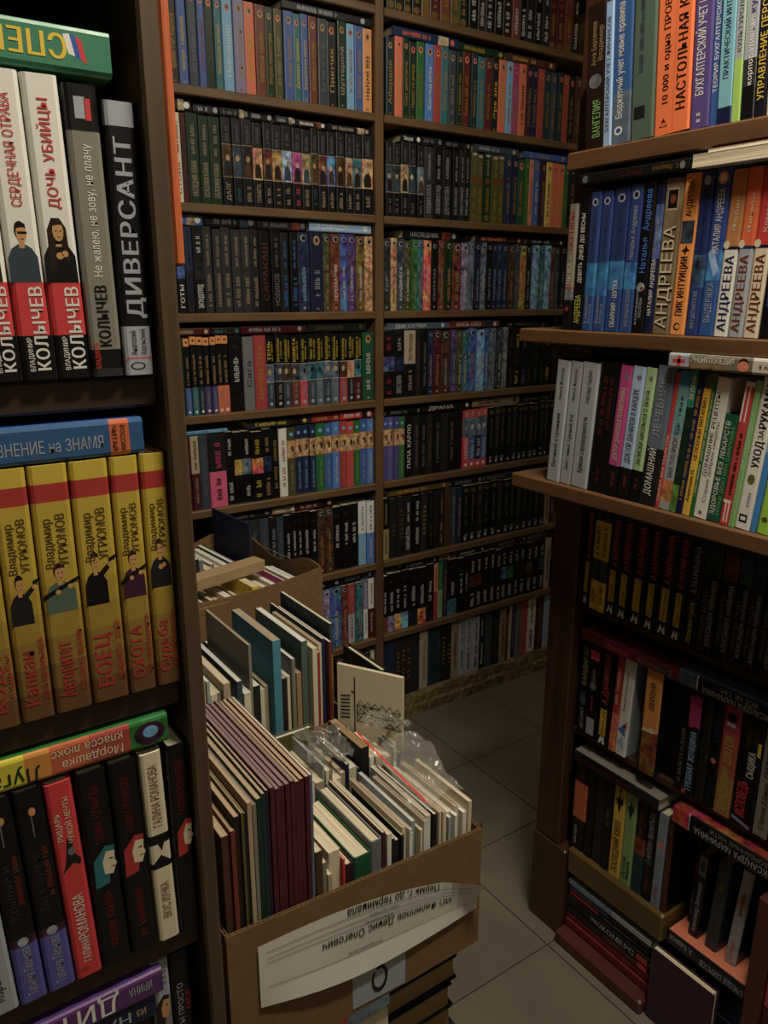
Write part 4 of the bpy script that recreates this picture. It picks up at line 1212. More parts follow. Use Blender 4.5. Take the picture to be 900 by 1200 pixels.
R.add(841, .156, 4.4, 'short dark green health book with white title, third right shelf', base='deepgreen', bands=[(0, 1, (.01, .13, .07))], texts=[('ЗДОРОВЬЕ БЕЗ ЛЕКАРСТВ', .06, .94, -.14, .32, 'white', 1), ('УРОКИ ДОКТОРА СИНЯКОВА', .06, .9, .26, .22, 'lightgreen', 0)])
R.add(852, .203, 4.4, 'red and white health book right of the short green one', base='brightred', bands=[(0, .18, 'brightred'), (.18, .72, (.55, .04, .04)), (.72, .97, 'brightred'), (.97, 1, 'white')], texts=[(None, .22, .66, .1, .4, 'darkbrown')], decals=[('rect', -.4, -.22, .73, .97, 'white', 0, 1), ('rect', .05, .2, .73, .97, 'white', 0, 1), ('rect', -.4, .4, .16, .18, 'white', 0, 1), ('rect', -.12, .02, .02, .16, 'white', 0, 1), ('rect', .2, .34, .02, .16, 'white', 0, 1)])
R.add(859, .206, 4.4, 'narrow pale green book with white lettering left of white beauty book', base='lightgreen', texts=[('ДОКТОР ГИНЗБУРГ', .1, .3, 0, .42, 'cream', 1), (None, .4, .8, 0, .3, 'white')])
R.add(877, .2105, 4.4, 'white beauty book with bold black title, third right shelf', base='white', texts=[('УХОД', .42, .6, .05, .5, 'black', 2), ('ЗА', .605, .67, .05, .34, 'black', 1), ('РУКАМИ', .675, .96, .05, .5, 'black', 2), (None, .16, .26, .1, .24, 'silver')], decals=[('disc', 0, .34, .24, .035, 'khaki', .7, 1), ('rect', -.28, .24, .045, .1, 'black', 0, 1), ('rect', -.18, .14, .06, .085, 'white', 0, 2)])
R.add(884, .205, 4.4, 'narrow light blue book right of the white beauty book', 'paperback_book', hard=False, base='brightblue', bands=[(0, .55, (.03, .28, .62)), (.55, .75, 'skyblue'), (.75, 1, 'magenta')])
R.add(899, .2, 4.4, 'lime green book near the right edge of the third right shelf', base='lime', texts=[('НОГТИ', .3, .7, 0, .5, 'black', 2)], decals=[('disc', 0, .1, .24, .02, 'olive', .4, 1)])
R.add(911, .2, 4.4, 'yellow book at the right edge of the third right shelf', base='yellow')
more(911, 22, 6, .205, 4.4, 'third')
zt = ZR['C'] + .2135
flat_r('medical encyclopedia with red cross lying on the thin booklets', side_y(789, XB, zt), side_y(789, XB, zt) - .165, XB - .012, zt, .0215, base='white', up=1,
       bands=[(0, .2, 'silver'), (.2, .78, (.22, .19, .14), .35), (.78, 1, (.62, .58, .52))], texts=[('ЭНЦИКЛОПЕДИЯ', .22, .62, -.18, .34, 'white', 1), ('ДОМАШНЯЯ ПОЛЕЗНАЯ', .23, .6, .25, .28, 'gold', 0), (None, .8, .94, 0, .3, 'darkred')],
       decals=[('rect', -.12, .12, .04, .16, 'brightred', 0, 1), ('rect', -.36, .36, .085, .118, 'brightred', 0, 1), ('disc', .05, .7, .32, .05, 'salmon', .2, 1), ('disc', -.15, .7, .3, .045, 'darkbrown', 0, 0)])
flat_r('pale small pad lying on the black book below the second right shelf', side_y(700, XB + .05, ZR['C'] + .22), side_y(700, XB + .05, ZR['C'] + .22) - .15, XB + .05, ZR['C'] + .218, .012, name='paperback_book', base='charcoal', hard=False)
# ---- shelf D: black thrillers with yellow labels
R = Row(ZR['D'], XD, 680, 'fourth right shelf')
def marinina(px, t, lab, lean=1.0):
    R.add(px, .196, lean, lab, base='black', texts=[('А.МАРИНИНА', .5, .95, .05,   .42, (.6, .06, .06), 2), (t, .165, .43, .0, .24, 'darkbrown', 1)],
          decals=[('rect', -.24, .24, .145, .455, 'yellow', 0, 1), ('rect', -.19, .19, .157, .443, 'black', 0, 2), ('rect', -.165, .165, .163, .437, 'yellow', 0, 3), ('poly', [(-.26, .03), (-.12, .03), (-.02, .07), (.1, .03), (.26, .03), (.18, .115), (.05, .07), (-.1, .115)], 'white', 0, 1)])
marinina(688, 'Мужские игры', 'black thriller with yellow label, farthest on fourth right shelf')
for px, lab in ((697.5, 'left of two black and yellow books with pictured middle, fourth right shelf'), (706, 'right of two black and yellow books with pictured middle, fourth right shelf')):
    R.add(px, .194, 1.0, lab, base='black', bands=[(0, .3, 'yellow', .05), (.3, .52, 'slate', .9), (.52, .9, 'yellow', .05), (.9, 1, 'black')], texts=[(None, .06, .28, 0, .5, 'darkgold'), (None, .56, .86, 0, .5, 'darkgold'), (None, .92, .99, 0, .5, 'olive')])
for i, (px, t) in enumerate(((719.5, 'Не мешайте палачу'), (733.5, 'Чужая маска'), (750, 'Когда боги'), (764, 'Игра на чужом'), (781.5, 'Убийца поневоле'), (796, 'Черный список'))):
    marinina(px, t, 'black thriller with yellow label, %s right of the yellow-banded pair' % ORD[i])
R.add(812, .196, 1.0, 'black thriller with white author name and yellow foot title', base='black', texts=[('А.МАРИНИНА', .5, .92, 0, .42, 'silver', 1), ('Иллюзия греха', .05, .42, .0, .38, (.6, .55, .08), 1)])
for i, (px, t) in enumerate(((831, 'КАЖДЫЙ ЗА СЕБЯ'), (849, 'ЗАМЕНА ОБЪЕКТА'), (865, 'ЧУВСТВО ЛЬДА'), (881, 'ЧУВСТВО ЛЬДА'), (900, 'ГОРОДСКОЙ ТАРИФ'), (916, 'ЗАКОН ТРЁХ'))):
    R.add(px, .199, 1.0, 'black novel with silver lettering and picture head, %s from right end group, fourth right shelf' % ORD[i] if i < 5 else 'black silver-lettered novel at the right edge, fourth right shelf', base='black', bands=[(0, .7, 'black'), (.7, .9, ('darkgreen', 'darkred', 'slate', 'navy', 'plum', 'slate')[i], .8), (.9, 1, 'charcoal')],
          texts=[('АЛЕКСАНДРА МАРИНИНА', .08, .66, .22, .3, (.42, .44, .5), 1), (t, .12, .56, -.2, .26, 'grey', 1)], decals=[('disc', -.1, .05, .2, .02, 'darkgrey', 0, 1)])
more(916, 22, 6, .195, 1.0, 'fourth')
# ---- shelf E
R = Row(ZR['E'], XD, 674, 'fifth right shelf')
R.add(684, .2, 0, 'black war novel with olive lettering, farthest on fifth right shelf', base='black', texts=[('КАНДАГАР', .52, .93, 0, .5, (.35, .36, .16), 2), ('ДЕСАНТ', .05, .28, 0, .34, 'silver', 1)], decals=[('disc', 0, .38, .4, .08, 'slate', .9, 1)])
R.add(696, .2, 0, 'black book with pink head patch and white foot label', base='black', texts=[(None, .6, .78, 0, .4, 'grey'), (None, .3, .46, 0, .2, 'magenta')], decals=[('rect', -.4, .4, .84, .93, 'pink', 0, 1), ('rect', -.36, .36, .04, .22, 'silver', 0, 1), ('disc', 0, .56, .3, .04, 'grey', .7, 1)])
R.add(711, .2, .5, 'black thriller with red author name and yellow label, fifth right shelf', base='black', texts=[('А.ДАНИЛОВА', .44, .96, 0, .42, (.45, .06, .05), 2), ('Магия зла', .12, .36, 0, .24, 'darkbrown', 1)], decals=[('rect', -.24, .24, .1, .38, 'yellow', 0, 1), ('rect', -.19, .19, .112, .368, 'black', 0, 2), ('rect', -.165, .165, .118, .362, 'yellow', 0, 3), ('poly', [(-.26, .01), (-.1, .01), (0, .05), (.1, .01), (.26, .01), (.16, .085), (-.1, .085)], 'white', 0, 1)])
R.add(718.5, .2, 2, 'thin red and blue book left of the white novel, fifth right shelf', base='red', bands=[(0, .4, 'salmon', .5), (.4, 1, 'red', .2)], texts=[(None, .5, .9, 0, .4, 'cream')])
R.add(731, .204, 2, 'white novel with blue triangles on its spine, fifth right shelf', base='white', boards='silver', gap=.02, texts=[('Женская логика любви', .45, .85, -.1, .26, 'grey', 0)], decals=[('poly', [(-.4, .25), (.2, .34), (.3, .2)], 'brightblue', 0, 1), ('poly', [(-.4, .12), (.1, .2), (.3, .06)], 'skyblue', 0, 1), ('poly', [(.0, .3), (.4, .38), (.4, .28)], 'salmon', 0, 1)])
R.add(749, .19, .2, 'dark book standing in shadow left of the orange book', base='charcoal', bands=[(0, .18, 'teal', .6), (.18, 1, 'black')], texts=[(None, .3, .8, 0, .3, 'grey')], dx=.012)
R.add(767, .206, 0, 'orange book with torn-edge picture foot, fifth right shelf', base='black', boards='black', bands=[(0, .42, (.25, .1, .03), 1), (.42, 1, (.75, .33, .06), .1)], texts=[('ШЕРШНИ', .62, .88, 0, .34, 'darkbrown', 2)], decals=[('poly', [(-.46, .41), (-.3, .44), (-.1, .42), (.1, .455), (.3, .43), (.46, .445), (.46, .425), (.2, .405), (-.2, .4), (-.46, .395)], 'cream', 0, 1)], dx=-.006)
R.add(785, .19, 0, 'plain black book right of the orange book, fifth right shelf', base='black', dx=.02)
R.add(796, .196, 0, 'black book with small white capitals, fifth right shelf', base='black', texts=[('О ВАЛЕТА И ДАМА', .06, .6, 0, .36, 'stone', 1)], dx=.008)
R.add(811, .2, 0, 'black book with pink torn patch and pale blue title', base='black', texts=[('ГРЕШНАЯ ЖЕНЩИНА', .05, .62, .05, .46, 'skyblue', 2)], decals=[('poly', [(-.4, .66), (-.2, .64), (.1, .67), (.44, .65), (.4, .94), (.1, .96), (-.2, .93), (-.42, .95)], 'magenta', .1, 1), ('rect', -.36, -.1, .0, .04, 'brightred', 0, 1)])
R.add(822, .196, 0, 'plain dark book between the pink-patched and blue-lettered books', base='charcoal', texts=[(None, .1, .4, 0, .3, 'darkgrey')])
R.add(834, .2, 0, 'black book with dark blue lettering and red dot', base='black', texts=[('НИНА', .62, .92, .05, .5, 'darkblue', 2), (None, .06, .3, 0, .34, 'darkblue')], decals=[('disc', 0, .44, .24, .025, 'salmon', 0, 1), ('disc', .12, .94, .2, .02, 'darkblue', 0, 1)])
R.add(853, .206, 0, 'red and gold book with large carved lettering, fifth right shelf', base='red', boards='black', bands=[(0, .35, (.36, .2, .06), .1), (.35, .75, (.4, .08, .05), .05), (.75, 1, (.38, .03, .05))], texts=[('ВЛАДИМИР ШИТОВ', .05, .72, 0, .52, (.5, .38, .1), 2)], decals=[('disc', 0, .88, .3, .04, 'charcoal', .5, 1), ('rect', -.25, .25, .8, .83, 'silver', .6, 1)])
R.add(880, .198, 0, 'thick black detective novel with red and white title', base='black', texts=[('ИСПОВЕДЬ', .09, .42, -.1, .42, 'brightred', 2), ('СЫЩИКА', .46, .7, .12, .3, 'white', 1), ('НИКОЛАЙ', .74, .92, -.1, .22, 'olive', 1), ('ЛЕОНОВ', .76, .92, .2, .22, 'olive', 1)], decals=[('poly', [(-.4, .04), (.4, .0), (.4, .03), (-.4, .075)], 'lilac', 0, 1), ('rect', .3, .44, .68, .8, 'yellow', 0, 1)])
R.add(897, .196, 0, 'off-white paperback with bold black lettering, fifth right shelf', 'paperback_book', hard=False, base='stone', texts=[('О.Тарасова, Д.Данилов', .06, .5, 0, .34, 'black', 1), ('ПОЛИЦИЯ', .54, .9, 0, .44, 'black', 2)])
R.add(911, .196, 0, 'black paperback at the right edge of the fifth right shelf', 'paperback_book', hard=False, base='black')
more(911, 22, 6, .195, 0, 'fifth')
zt = ZR['E'] + .2065
y0 = side_y(687, XD, zt); y1 = side_y(801, XD, zt)
flat_r('dark red book lying upside down at the far end, fifth right shelf', y0, y1, XD - .014, zt, .022, base='maroon', up=-1, bands=[(0, .35, 'maroon'), (.35, .75, (.12, .012, .03)), (.75, 1, 'maroon')], texts=[('Д. ЧЕРКАСОВ', .06, .4, -.05, .46, 'grey', 0), ('ШАМАН', .48, .74, -.05, .5, 'red', 2), (None, .8, .95, 0, .3, 'rust')])
ya = side_y(797, XD, zt) - .006
flat_r('black novel lying upside down with silver-grey photo top, fifth right shelf', ya, ya - .2, XD - .014, zt, .027, base='black', up=-1, boards='slate', bands=[(0, .82, 'black'), (.82, .83, 'silver'), (.83, 1, 'slate', .6)], texts=[('АЛЕКСАНДРА МАРИНИНА', .1, .78, -.18, .36, 'stone', 1), ('ВСЁ НЕ ТАК', .3, .62, .25, .28, 'grey', 1)])
# ---- shelf F
R = Row(ZR['F'], XD, 667, 'sixth right shelf')
R.add(682, .2, 0, 'black book with orange band, farthest on sixth right shelf', base='black', bands=[(0, .36, 'black'), (.36, .78, (.55, .13, .03), .1), (.78, 1, 'black')], texts=[(None, .06, .3, -.15, .2, 'silver'), (None, .82, .96, 0, .3, 'olive')])
R.add(691, .2, 0, 'first plain black book right of the orange-banded one', base='black', texts=[(None, .2, .8, 0, .3, 'charcoal')])
R.add(701, .2, 0, 'second plain black book right of the orange-banded one', base='charcoal', texts=[(None, .2, .8, 0, .3, 'darkgrey')])
R.add(711, .2, 0, 'third plain black book right of the orange-banded one', base='black', texts=[(None, .5, .7, 0, .4, 'khaki')])
R.add(724.5, .204, 0, 'yellow detective with black dancing figure, sixth right shelf', base='yellow', bands=[(0, 1, (.66, .45, .03), .05)], texts=[('ПОСЛЕДНИЙ КИЛЛ', .05, .62, .0, .5, 'darkbrown', 2), ('50', .8, .7, 0, .012, 'black', 2, 'h')], decals=[('poly', [(-.12, .78), (.0, .7), (.14, .78), (.3, .88), (.08, .86), (.0, .95), (-.1, .86), (-.26, .84)], 'black', 0, 1), ('disc', .02, .95, .14, .018, 'black', 0, 1)])
R.add(737, .203, 0, 'pale green detective with black dancing figure, sixth right shelf', base='lightgreen', bands=[(0, 1, (.26, .4, .18), .05)], texts=[('СКУПОЙ', .06, .3, -.15, .3, 'darkgreen', 2), ('РЫЦАРЬ', .06, .28, .2, .3, 'darkgreen', 2), ('50', .8, .7, 0, .011, 'darkgreen', 1, 'h')], decals=[('poly', [(-.12, .78), (.0, .7), (.14, .78), (.3, .88), (.08, .86), (.0, .95), (-.1, .86), (-.26, .84)], 'darkgreen', 0, 1)])
R.add(749, .203, 0, 'dark book with teal foot right of the pale green detective', base='black', bands=[(0, .42, 'darkteal', .5), (.42, .6, 'rust', .7), (.6, 1, 'black')], texts=[(None, .62, .92, 0, .36, 'rust')])
R.add(760, .205, 0, 'black book with white author name on sixth right shelf', base='black', texts=[('АНТОН ЛЕОНТЬЕВ', .44, .92, 0, .46, 'silver', 1), (None, .08, .34, 0, .3, 'rust')], decals=[('disc', 0, .4, .3, .03, 'slate', .6, 1)])
R.add(771, .2, 0, 'pale grey-blue book with red lettering on sixth right shelf', base='greyblue', bands=[(0, 1, (.24, .29, .36), .2)], texts=[('ЖИЛИНА', .06, .22, 0, .34, 'red', 0), (None, .6, .9, 0, .3, 'silver')], decals=[('disc', 0, .66, .3, .05, 'salmon', .4, 1)])
R.add(778, .2, 0, 'dark red book with gold title on sixth right shelf', base='maroon', boards='black', bands=[(0, 1, (.1, .018, .014), .1)], texts=[('КОД ДЕНИЗЕРА', .2, .66, 0, .42, 'darkgold', 1), (None, .82, .95, .1, .2, 'silver')])
zt = ZR['F'] + .2065
y0 = side_y(676, XD, zt); y1 = side_y(775, XD, zt)
flat_r('worn black and white book lying on the far sixth shelf books', y0, y1, XD - .010, zt, .022, base='black', boards='stone', up=-1, bands=[(0, .3, 'charcoal'), (.3, .9, 'black'), (.9, 1, 'charcoal')], texts=[('ЗОЛОТОЙ ТРОФЕЙ', .3, .86, 0, .42, 'darkred', 1)])
# books beyond the thick plank, resting on hidden dark ones
ZS = .198
for i in range(6):
    flat_r('dark book %s of the pile under the salmon-topped book' % ('lowest', 'second', 'third', 'fourth', 'fifth', 'sixth')[i], .662, .523, XD + .022 + .003 * (i % 2), .001 + i * .0275, .0265, base=('black', 'plum', 'charcoal', 'darkblue', 'black', 'charcoal')[i], texts=[(None, .2, .7, 0, .4, 'darkgrey')], group='pile beside the red divider board', D=.13)
flat_r('salmon-topped book with black spine lying below the leaning trio', .683, .522, XD + .004, .1665, .03, base='black', boards='salmon', up=-1, texts=[('БЛЮДЦЕ СЕКРЕТОВ', .06, .58, -.08, .4, 'silver', 1), ('А. Кивинов', .68, .97, .1, .46, 'silver', 1)], D=.15)
R = Row(ZS, XD + .022, 0, 'salmon-topped book')
for y, t, h, ln, lab, kw in (
    (.648, .020, .18, 1.5, 'black book with grey label, leftmost of trio standing on salmon book', dict(base='black', texts=[('Александр Звягинцев', .06, .66, 0, .42, 'silver', 1)], decals=[('rect', -.36, .36, .74, .96, 'grey', .2), ('rect', -.22, .22, .79, .91, 'darkgrey', 0, 1)])),
    (.612, .024, .19, 2.5, 'slate book with yellow script, middle of trio standing on salmon book', dict(base='slate', bands=[(0, 1, (.055, .065, .08), .15)], texts=[('Женщина для тебя', .08, .6, -.12, .26, 'olive', 0), ('Сад', .12, .26, .22, .26, 'olive', 0)], decals=[('disc', 0, .72, .2, .05, 'darkgold', .6, 1)])),
    (.574, .021, .198, 3.5, 'pale book with red lettering, rightmost of trio standing on salmon book', dict(base='silver', boards='charcoal', bands=[(0, 1, (.42, .42, .46), .2)], texts=[('А. МАЛЫШЕВА', .05, .26, 0, .3, 'brightred', 0), (None, .5, .8, 0, .3, 'slate')], decals=[('disc', 0, .66, .3, .08, 'salmon', .5, 1)]))):
    book('hardcover_book', lab, (XD + .026, y, ZS + t / 2 * math.sin(math.radians(ln)) + .0005), t, h, D=.115, rz=RZ, lean=ln, group='trio on the salmon book', **kw)
flat_r('fiery red and black novel lying across the leaning trio', .69, .478, XD - .012, .432, .034, base='black', boards=(.28, .05, .02, .9), up=-1, bands=[(0, .84, 'black'), (.84, .85, 'silver'), (.85, 1, 'red', .8)], texts=[('АЛЕКСАНДРА МАРИНИНА', .06, .8, -.16, .34, 'silver', 1), ('ОБОРВАННЫЕ НИТИ', .14, .66, .26, .26, 'stone', 1)], D=.15)
# grey-covered book and dark books standing deeper between plank F and the trio
book('hardcover_book', 'black book leaning beyond the thick plank end, near dark red one', (XD + .05, .670, .1985), .012, .19, D=.1, rz=RZ, lean=0, base='black', boards='slate', texts=[(None, .5, .7, 0, .4, 'brightred'), (None, .1, .4, 0, .3, 'silver')])
# stack of flat books in the lowest bay
z = .0305
for c, t, w_, dx, kw, lab in (
    ('darkred', .020, .212, .0, dict(bands=[(0, 1, (.2, .014, .018))], texts=[(None, .3, .8, 0, .3, 'rust')]), 'red book at the very bottom of the flat stack'),
    ('darkred', .016, .205, .003, dict(bands=[(0, .7, (.17, .012, .015)), (.7, .8, 'rust'), (.8, 1, 'darkred')]), 'red book second from bottom of the flat stack'),
    ('charcoal', .016, .2, .002, dict(bands=[(0, .5, 'charcoal'), (.5, .9, 'brown', .6), (.9, 1, 'brightred')]), 'dark grey book third from bottom of the flat stack'),
    ('black', .022, .205, .001, dict(texts=[('ЭКО', .3, .44, 0, .5, 'silver', 2), ('КОМЕРС', .44, .84, 0, .56, 'silver', 2)], decals=[('rect', -.3, .3, .86, .98, 'red', .2)]), 'black book with big white lettering in the flat stack'),
    ('black', .014, .2, .006, dict(bands=[(0, .38, 'red'), (.38, 1, 'black')], texts=[(None, .45, .8, 0, .4, 'grey')]), 'black and red book above the big-lettered one in the flat stack'),
    ('darkblue', .015, .2, .004, dict(bands=[(0, .5, (.05, .14, .26), .2), (.5, 1, 'charcoal')]), 'dark blue book second from top of the flat stack'),
    ('silver', .014, .206, .0, dict(bands=[(0, .55, (.22, .3, .38), .3), (.55, 1, (.4, .43, .46))]), 'pale grey book topping the flat stack')):
    flat_r(lab, .915, .915 - w_, XD - .004 + dx, z, t, base=c, group='flat stack in the lowest right bay', D=.14, **kw)
    z += t + .0004
book('hardcover_book', 'dark plum book standing cover outward beside the flat stack', (XD - .012, .697, .001), .016, .158, D=.13, rz=math.pi, base='khaki', boards='plum', bands=[(0, 1, (.06, .055, .03))], texts=[(None, .55, .9, 0, .3, 'olive')])
# things right of the divider
book('hardcover_book', 'pink-spined book right of the red divider board', (XD - .02, .479, .215), .014, .205, D=.13, rz=RZ, lean=0, base='pink', bands=[(0, 1, (.5, .03, .08), .1)])
book('hardcover_book', 'blue and white book right of the red divider board', (XD - .03, .462, .0), .018, .21, D=.13, rz=RZ, lean=0, base='blue', bands=[(0, .4, 'white'), (.4, 1, 'blue', .2)])
book('hardcover_book', 'dark book under the pink-spined one right of the divider', (XD - .02, .479, .0), .014, .21, D=.13, rz=RZ, lean=0, base='maroon')

# ================================================================== BOXES IN THE AISLE
def cardboard_box(label, cx, cy, w_, d, z0, z1, rz=0, sag=None, lid=False):
    """open corrugated box; each wall is two liners with a fluted core showing along the rim"""
    root = empty('cardboard_box', (cx, cy, z0), (0, 0, rz)); tag(root, label, 'box', 'cardboard boxes in the aisle')
    th = .004; H_ = z1 - z0; sag = sag or (lambda k, s: 0)
    hw, hd = w_ / 2, d / 2
    b = MB(); b.box(-hw + th, hw - th, -hd + th, hd - th, 0, th); b.build('base', 'card', root)
    walls = [((-hw, -hd), (hw, -hd), (0, 1)), ((hw, -hd), (hw, hd), (-1, 0)), ((hw, hd), (-hw, hd), (0, -1)), ((-hw, hd), (-hw, -hd), (1, 0))]
    for k, (p, q, nrm) in enumerate(walls):
        L = math.hypot(q[0] - p[0], q[1] - p[1]); u = ((q[0] - p[0]) / L, (q[1] - p[1]) / L)
        a0, a1 = (0, L) if k % 2 == 0 else (th, L - th)
        n = 24; b = MB(); e = MB()
        def at(s, o, z): return (p[0] + u[0] * s + nrm[0] * o, p[1] + u[1] * s + nrm[1] * o, z)
        S = [a0 + (a1 - a0) * i / n for i in range(n + 1)]
        for s0, s1 in zip(S, S[1:]):
            t0, t1 = H_ + sag(k, s0 / L), H_ + sag(k, s1 / L)
            for o0, o1, fl in ((0, .0007, 1), (th - .0007, th, 1)):
                b.poly([at(s0, o0, 0), at(s1, o0, 0), at(s1, o0, t1), at(s0, o0, t0)]); b.poly([at(s1, o1, 0), at(s0, o1, 0), at(s0, o1, t0), at(s1, o1, t1)])
                b.poly([at(s0, o0, t0), at(s1, o0, t1), at(s1, o1, t1), at(s0, o1, t0)])
        for s_ in (a0, a1): b.poly([at(s_, 0, 0), at(s_, th, 0), at(s_, th, H_ - .004), at(s_, 0, H_ - .004)])
        b.poly([at(a0, .001, H_ - .012), at(a1, .001, H_ - .012), at(a1, th - .001, H_ - .012), at(a0, th - .001, H_ - .012)])
        wall = b.build('wall', 'card', root)
        m = int(L / .0065)
        for i in range(m):
            s0, s1 = a0 + (a1 - a0) * i / m, a0 + (a1 - a0) * (i + 1) / m; sm = (s0 + s1) / 2
            tt = H_ + sag(k, sm / L) - .0004
            for (sa, oa, sb, ob) in ((s0, .0008, sm, th - .0008), (sm, th - .0008, s1, .0008)):
                e.poly([at(sa, oa, tt - .01), at(sb, ob, tt - .01), at(sb, ob, tt), at(sa, oa, tt)])
        eo = e.build('corrugated_edge', 'card_edge', wall)
        eo['kind'] = 'stuff'
    if lid:
        b = MB(); b.box(-hw, hw, -hd, -.001, H_, H_ + th); b.build('flap', 'card', root); b = MB(); b.box(-hw, hw, .001, hd, H_, H_ + th); b.build('flap', 'card', root)
    return root
FB0 = .468
fbox = cardboard_box('front cardboard box with white address sheet, packed with books', .426, .8205, .362, .329, FB0, .66, 0, lambda k, s: (.010 * (1 - 2 * s) if k == 0 else -.010 * (1 - s) if k == 1 else .010 * s if k == 3 else 0))
mbox = cardboard_box('middle cardboard box of leaning booklets behind the front box', .4325, 1.113, .365, .246, .487, .655)
cardboard_box('closed cardboard box under the middle box', .4325, 1.113, .36, .24, 0, .482, 0, None, True)
bx1 = cardboard_box('rear cardboard box with sagging rim in front of back bookcase', .545, 1.455, .36, .34, .47, .80, math.radians(5), lambda k, s: (-.018 * math.sin(math.pi * s) ** 2 + (.012 * math.sin(9 * s) * (1 - s)) if k in (1, 2) else -.012 * math.sin(math.pi * s)))
cardboard_box('closed cardboard box under the rear box', .545, 1.455, .37, .33, 0, .465, math.radians(5), None, True)
b = MB(); b.bbox(-.18, -.03, -.1745, -.1705, .245, .312, .0006); b.build('folded_flap', 'card', bx1)
# --- address sheet stuck on the front box, printed upside down
def pol(b, pts): b.poly(pts, (1, 1, 1, 0))
def sheet_pt(u, v):      # u 0..1 left-right, v 0..1 bottom-top over the front wall, curling away at the upper right tip and lower edge
    x = -.146 + .318 * u
    z = (.070 - .027 * u - .016 * math.sin(3.14 * u)) * (1 - v) + (.154 - .062 * u + .016 * math.sin(3.14 * u)) * v + .019
    y = -.1668 - .004 * max(0, .3 - v) / .3 * math.sin(math.pi * u) - .02 * max(0, u - .82) / .18 * v ** 2 - .0015 * math.sin(7 * u) * (1 - v)
    return (x, y, z)
b = MB(); n, m = 28, 10
for i in range(n):
    for j in range(m):
        b.poly([sheet_pt(i / n, j / m), sheet_pt((i + 1) / n, j / m), sheet_pt((i + 1) / n, (j + 1) / m), sheet_pt(i / n, (j + 1) / m)], (1, 1, 1, 0))
sh = b.build('address_sheet', 'sheet', fbox, smooth=True)
def on_sheet(u, v):
    x, y, z = sheet_pt(u, v); return (x, y - .0007, z)
def sheet_text(s, u0, u1, v, cap, wt):      # upside down: text starts at u1 and runs to u0, letters hang from v downward
    g, wd = text2d(s, wt); tb = MB()
    for x, vs, fs, lift in g:
        k = len(tb.v)
        for a, c_ in vs:
            q = on_sheet(u1 - (x + a) / wd * (u1 - u0), v - c_ / .73 * cap); tb.v.append((q[0], q[1] - lift, q[2]))
        for f in fs: tb.f.append(tuple(k + i for i in f)); tb.c.append(C('charcoal'))
    tb.build('lettering', 'paper', sh)
sheet_text('ИП Филиппов Денис Олегович', .25, .86, .64, .12, 1)
sheet_text('Пермь г, до терминала', .36, .80, .985, .13, 1)
sheet_text('Адрес доставки', .46, .60, .80, .035, 0); sheet_text('0500720693х', .44, .57, .71, .04, 0); sheet_text('Отправитель', .36, .52, .36, .035, 0)
for v in (.85, .755, .685, .30):
    lb2 = MB()
    for i in range(20): 
        u, u2 = .03 + .92 * i / 20, .03 + .92 * (i + 1) / 20
        lb2.poly([on_sheet(u, v), on_sheet(u2, v), on_sheet(u2, v + .009), on_sheet(u, v + .009)], C('grey'))
    lb2.build('ruled_line', 'paper', sh)
# --- small taped square with a ring
tp = MB(); Q = [(-.024, .008), (.056, .003), (.056, .066), (-.024, .074)]
tp.poly([(x, -.1653, z) for x, z in Q], C('silver'))
ts = tp.build('taped_label', 'paper', fbox, (0.0, 0, 0))
rg = MB()
for i in range(28):
    a0, a1 = 2.3 + i / 28 * 6.0, 2.3 + (i + 1) / 28 * 6.0
    w0, w1 = .003 + .0015 * math.sin(i / 28 * 3.1), .003 + .0015 * math.sin((i + 1) / 28 * 3.1)
    f = lambda a, r: (.016 + r * .9 * math.cos(a), -.1658, .034 + r * 1.5 * math.sin(a))
    rg.poly([f(a0, .0135 - w0), f(a1, .0135 - w1), f(a1, .0135), f(a0, .0135)], C('black'))
rg.build('ring_mark', 'paper', ts)

# --- helper for books in boxes: spine towards the viewer (-Y)
def bb(label, x, y, z, t, h, D, base, name='paperback_book', rz=0, lean=0, hard=False, page='cream', grp=None, **kw):
    return book(name, label, (x, y, z), t, h, D=D, rz=rz, lean=lean, base=base, hard=hard, page=page, mat=kw.pop('mat', 'paper'), group=grp, **kw)
GF = 'books in the front cardboard box'; ZI = FB0 + .0045
x = .2502
TS = .8
tall = [('brown', .012, .300, .17, 'brown board folder at the left wall of the front box'), ('rust', .007, .305, .19, 'rust paper folder, second from left in the front box'), ('darkbrown', .009, .318, .2, 'dark brown folder, third from left in the front box'),
        ('khaki', .004, .322, .2, 'thin khaki booklet between brown folder and black one'), ('charcoal', .006, .318, .205, 'thin charcoal booklet left of the pale folder, front box'), ('beige', .007, .330, .21, 'pale beige folder left of the dark green volume'),
        ('stone', .006, .326, .21, 'stone grey folder touching the dark green volume'), ('darkgreen', .009, .330, .21, 'dark green tall volume in the front box'), ('darkteal', .006, .333, .21, 'dark teal tall volume right of the dark green one'), ('plum', .005, .335, .21, 'plum thin volume left of the maroon run')]
for c, t, h, D, lab in tall:
    t *= TS; h += .014
    bb(lab, x + t / 2, .6625 + rnd.uniform(0, .004), ZI, t - .0004, h, D, c, 'magazine', page='beige' if c != 'stone' else 'stone', grp=GF); x += t
for i in range(8):
    bb('maroon tall magazine, %s from the left in the maroon run' % ORD[i], x + .0030, .6625 + rnd.uniform(0, .003), ZI, .0056, .352 - rnd.uniform(0, .004), .212, 'maroon', 'magazine', page=(.30, .22, .21) if i < 5 else 'beige', grp=GF, bands=[(0, 1, (.11, .012, .025), .25)]); x += .0060
bb('grey tall folder closing the maroon run', x + .002, .6635, ZI, .0036, .350, .21, 'greyblue', 'magazine', grp=GF); x += .0045
xs = x
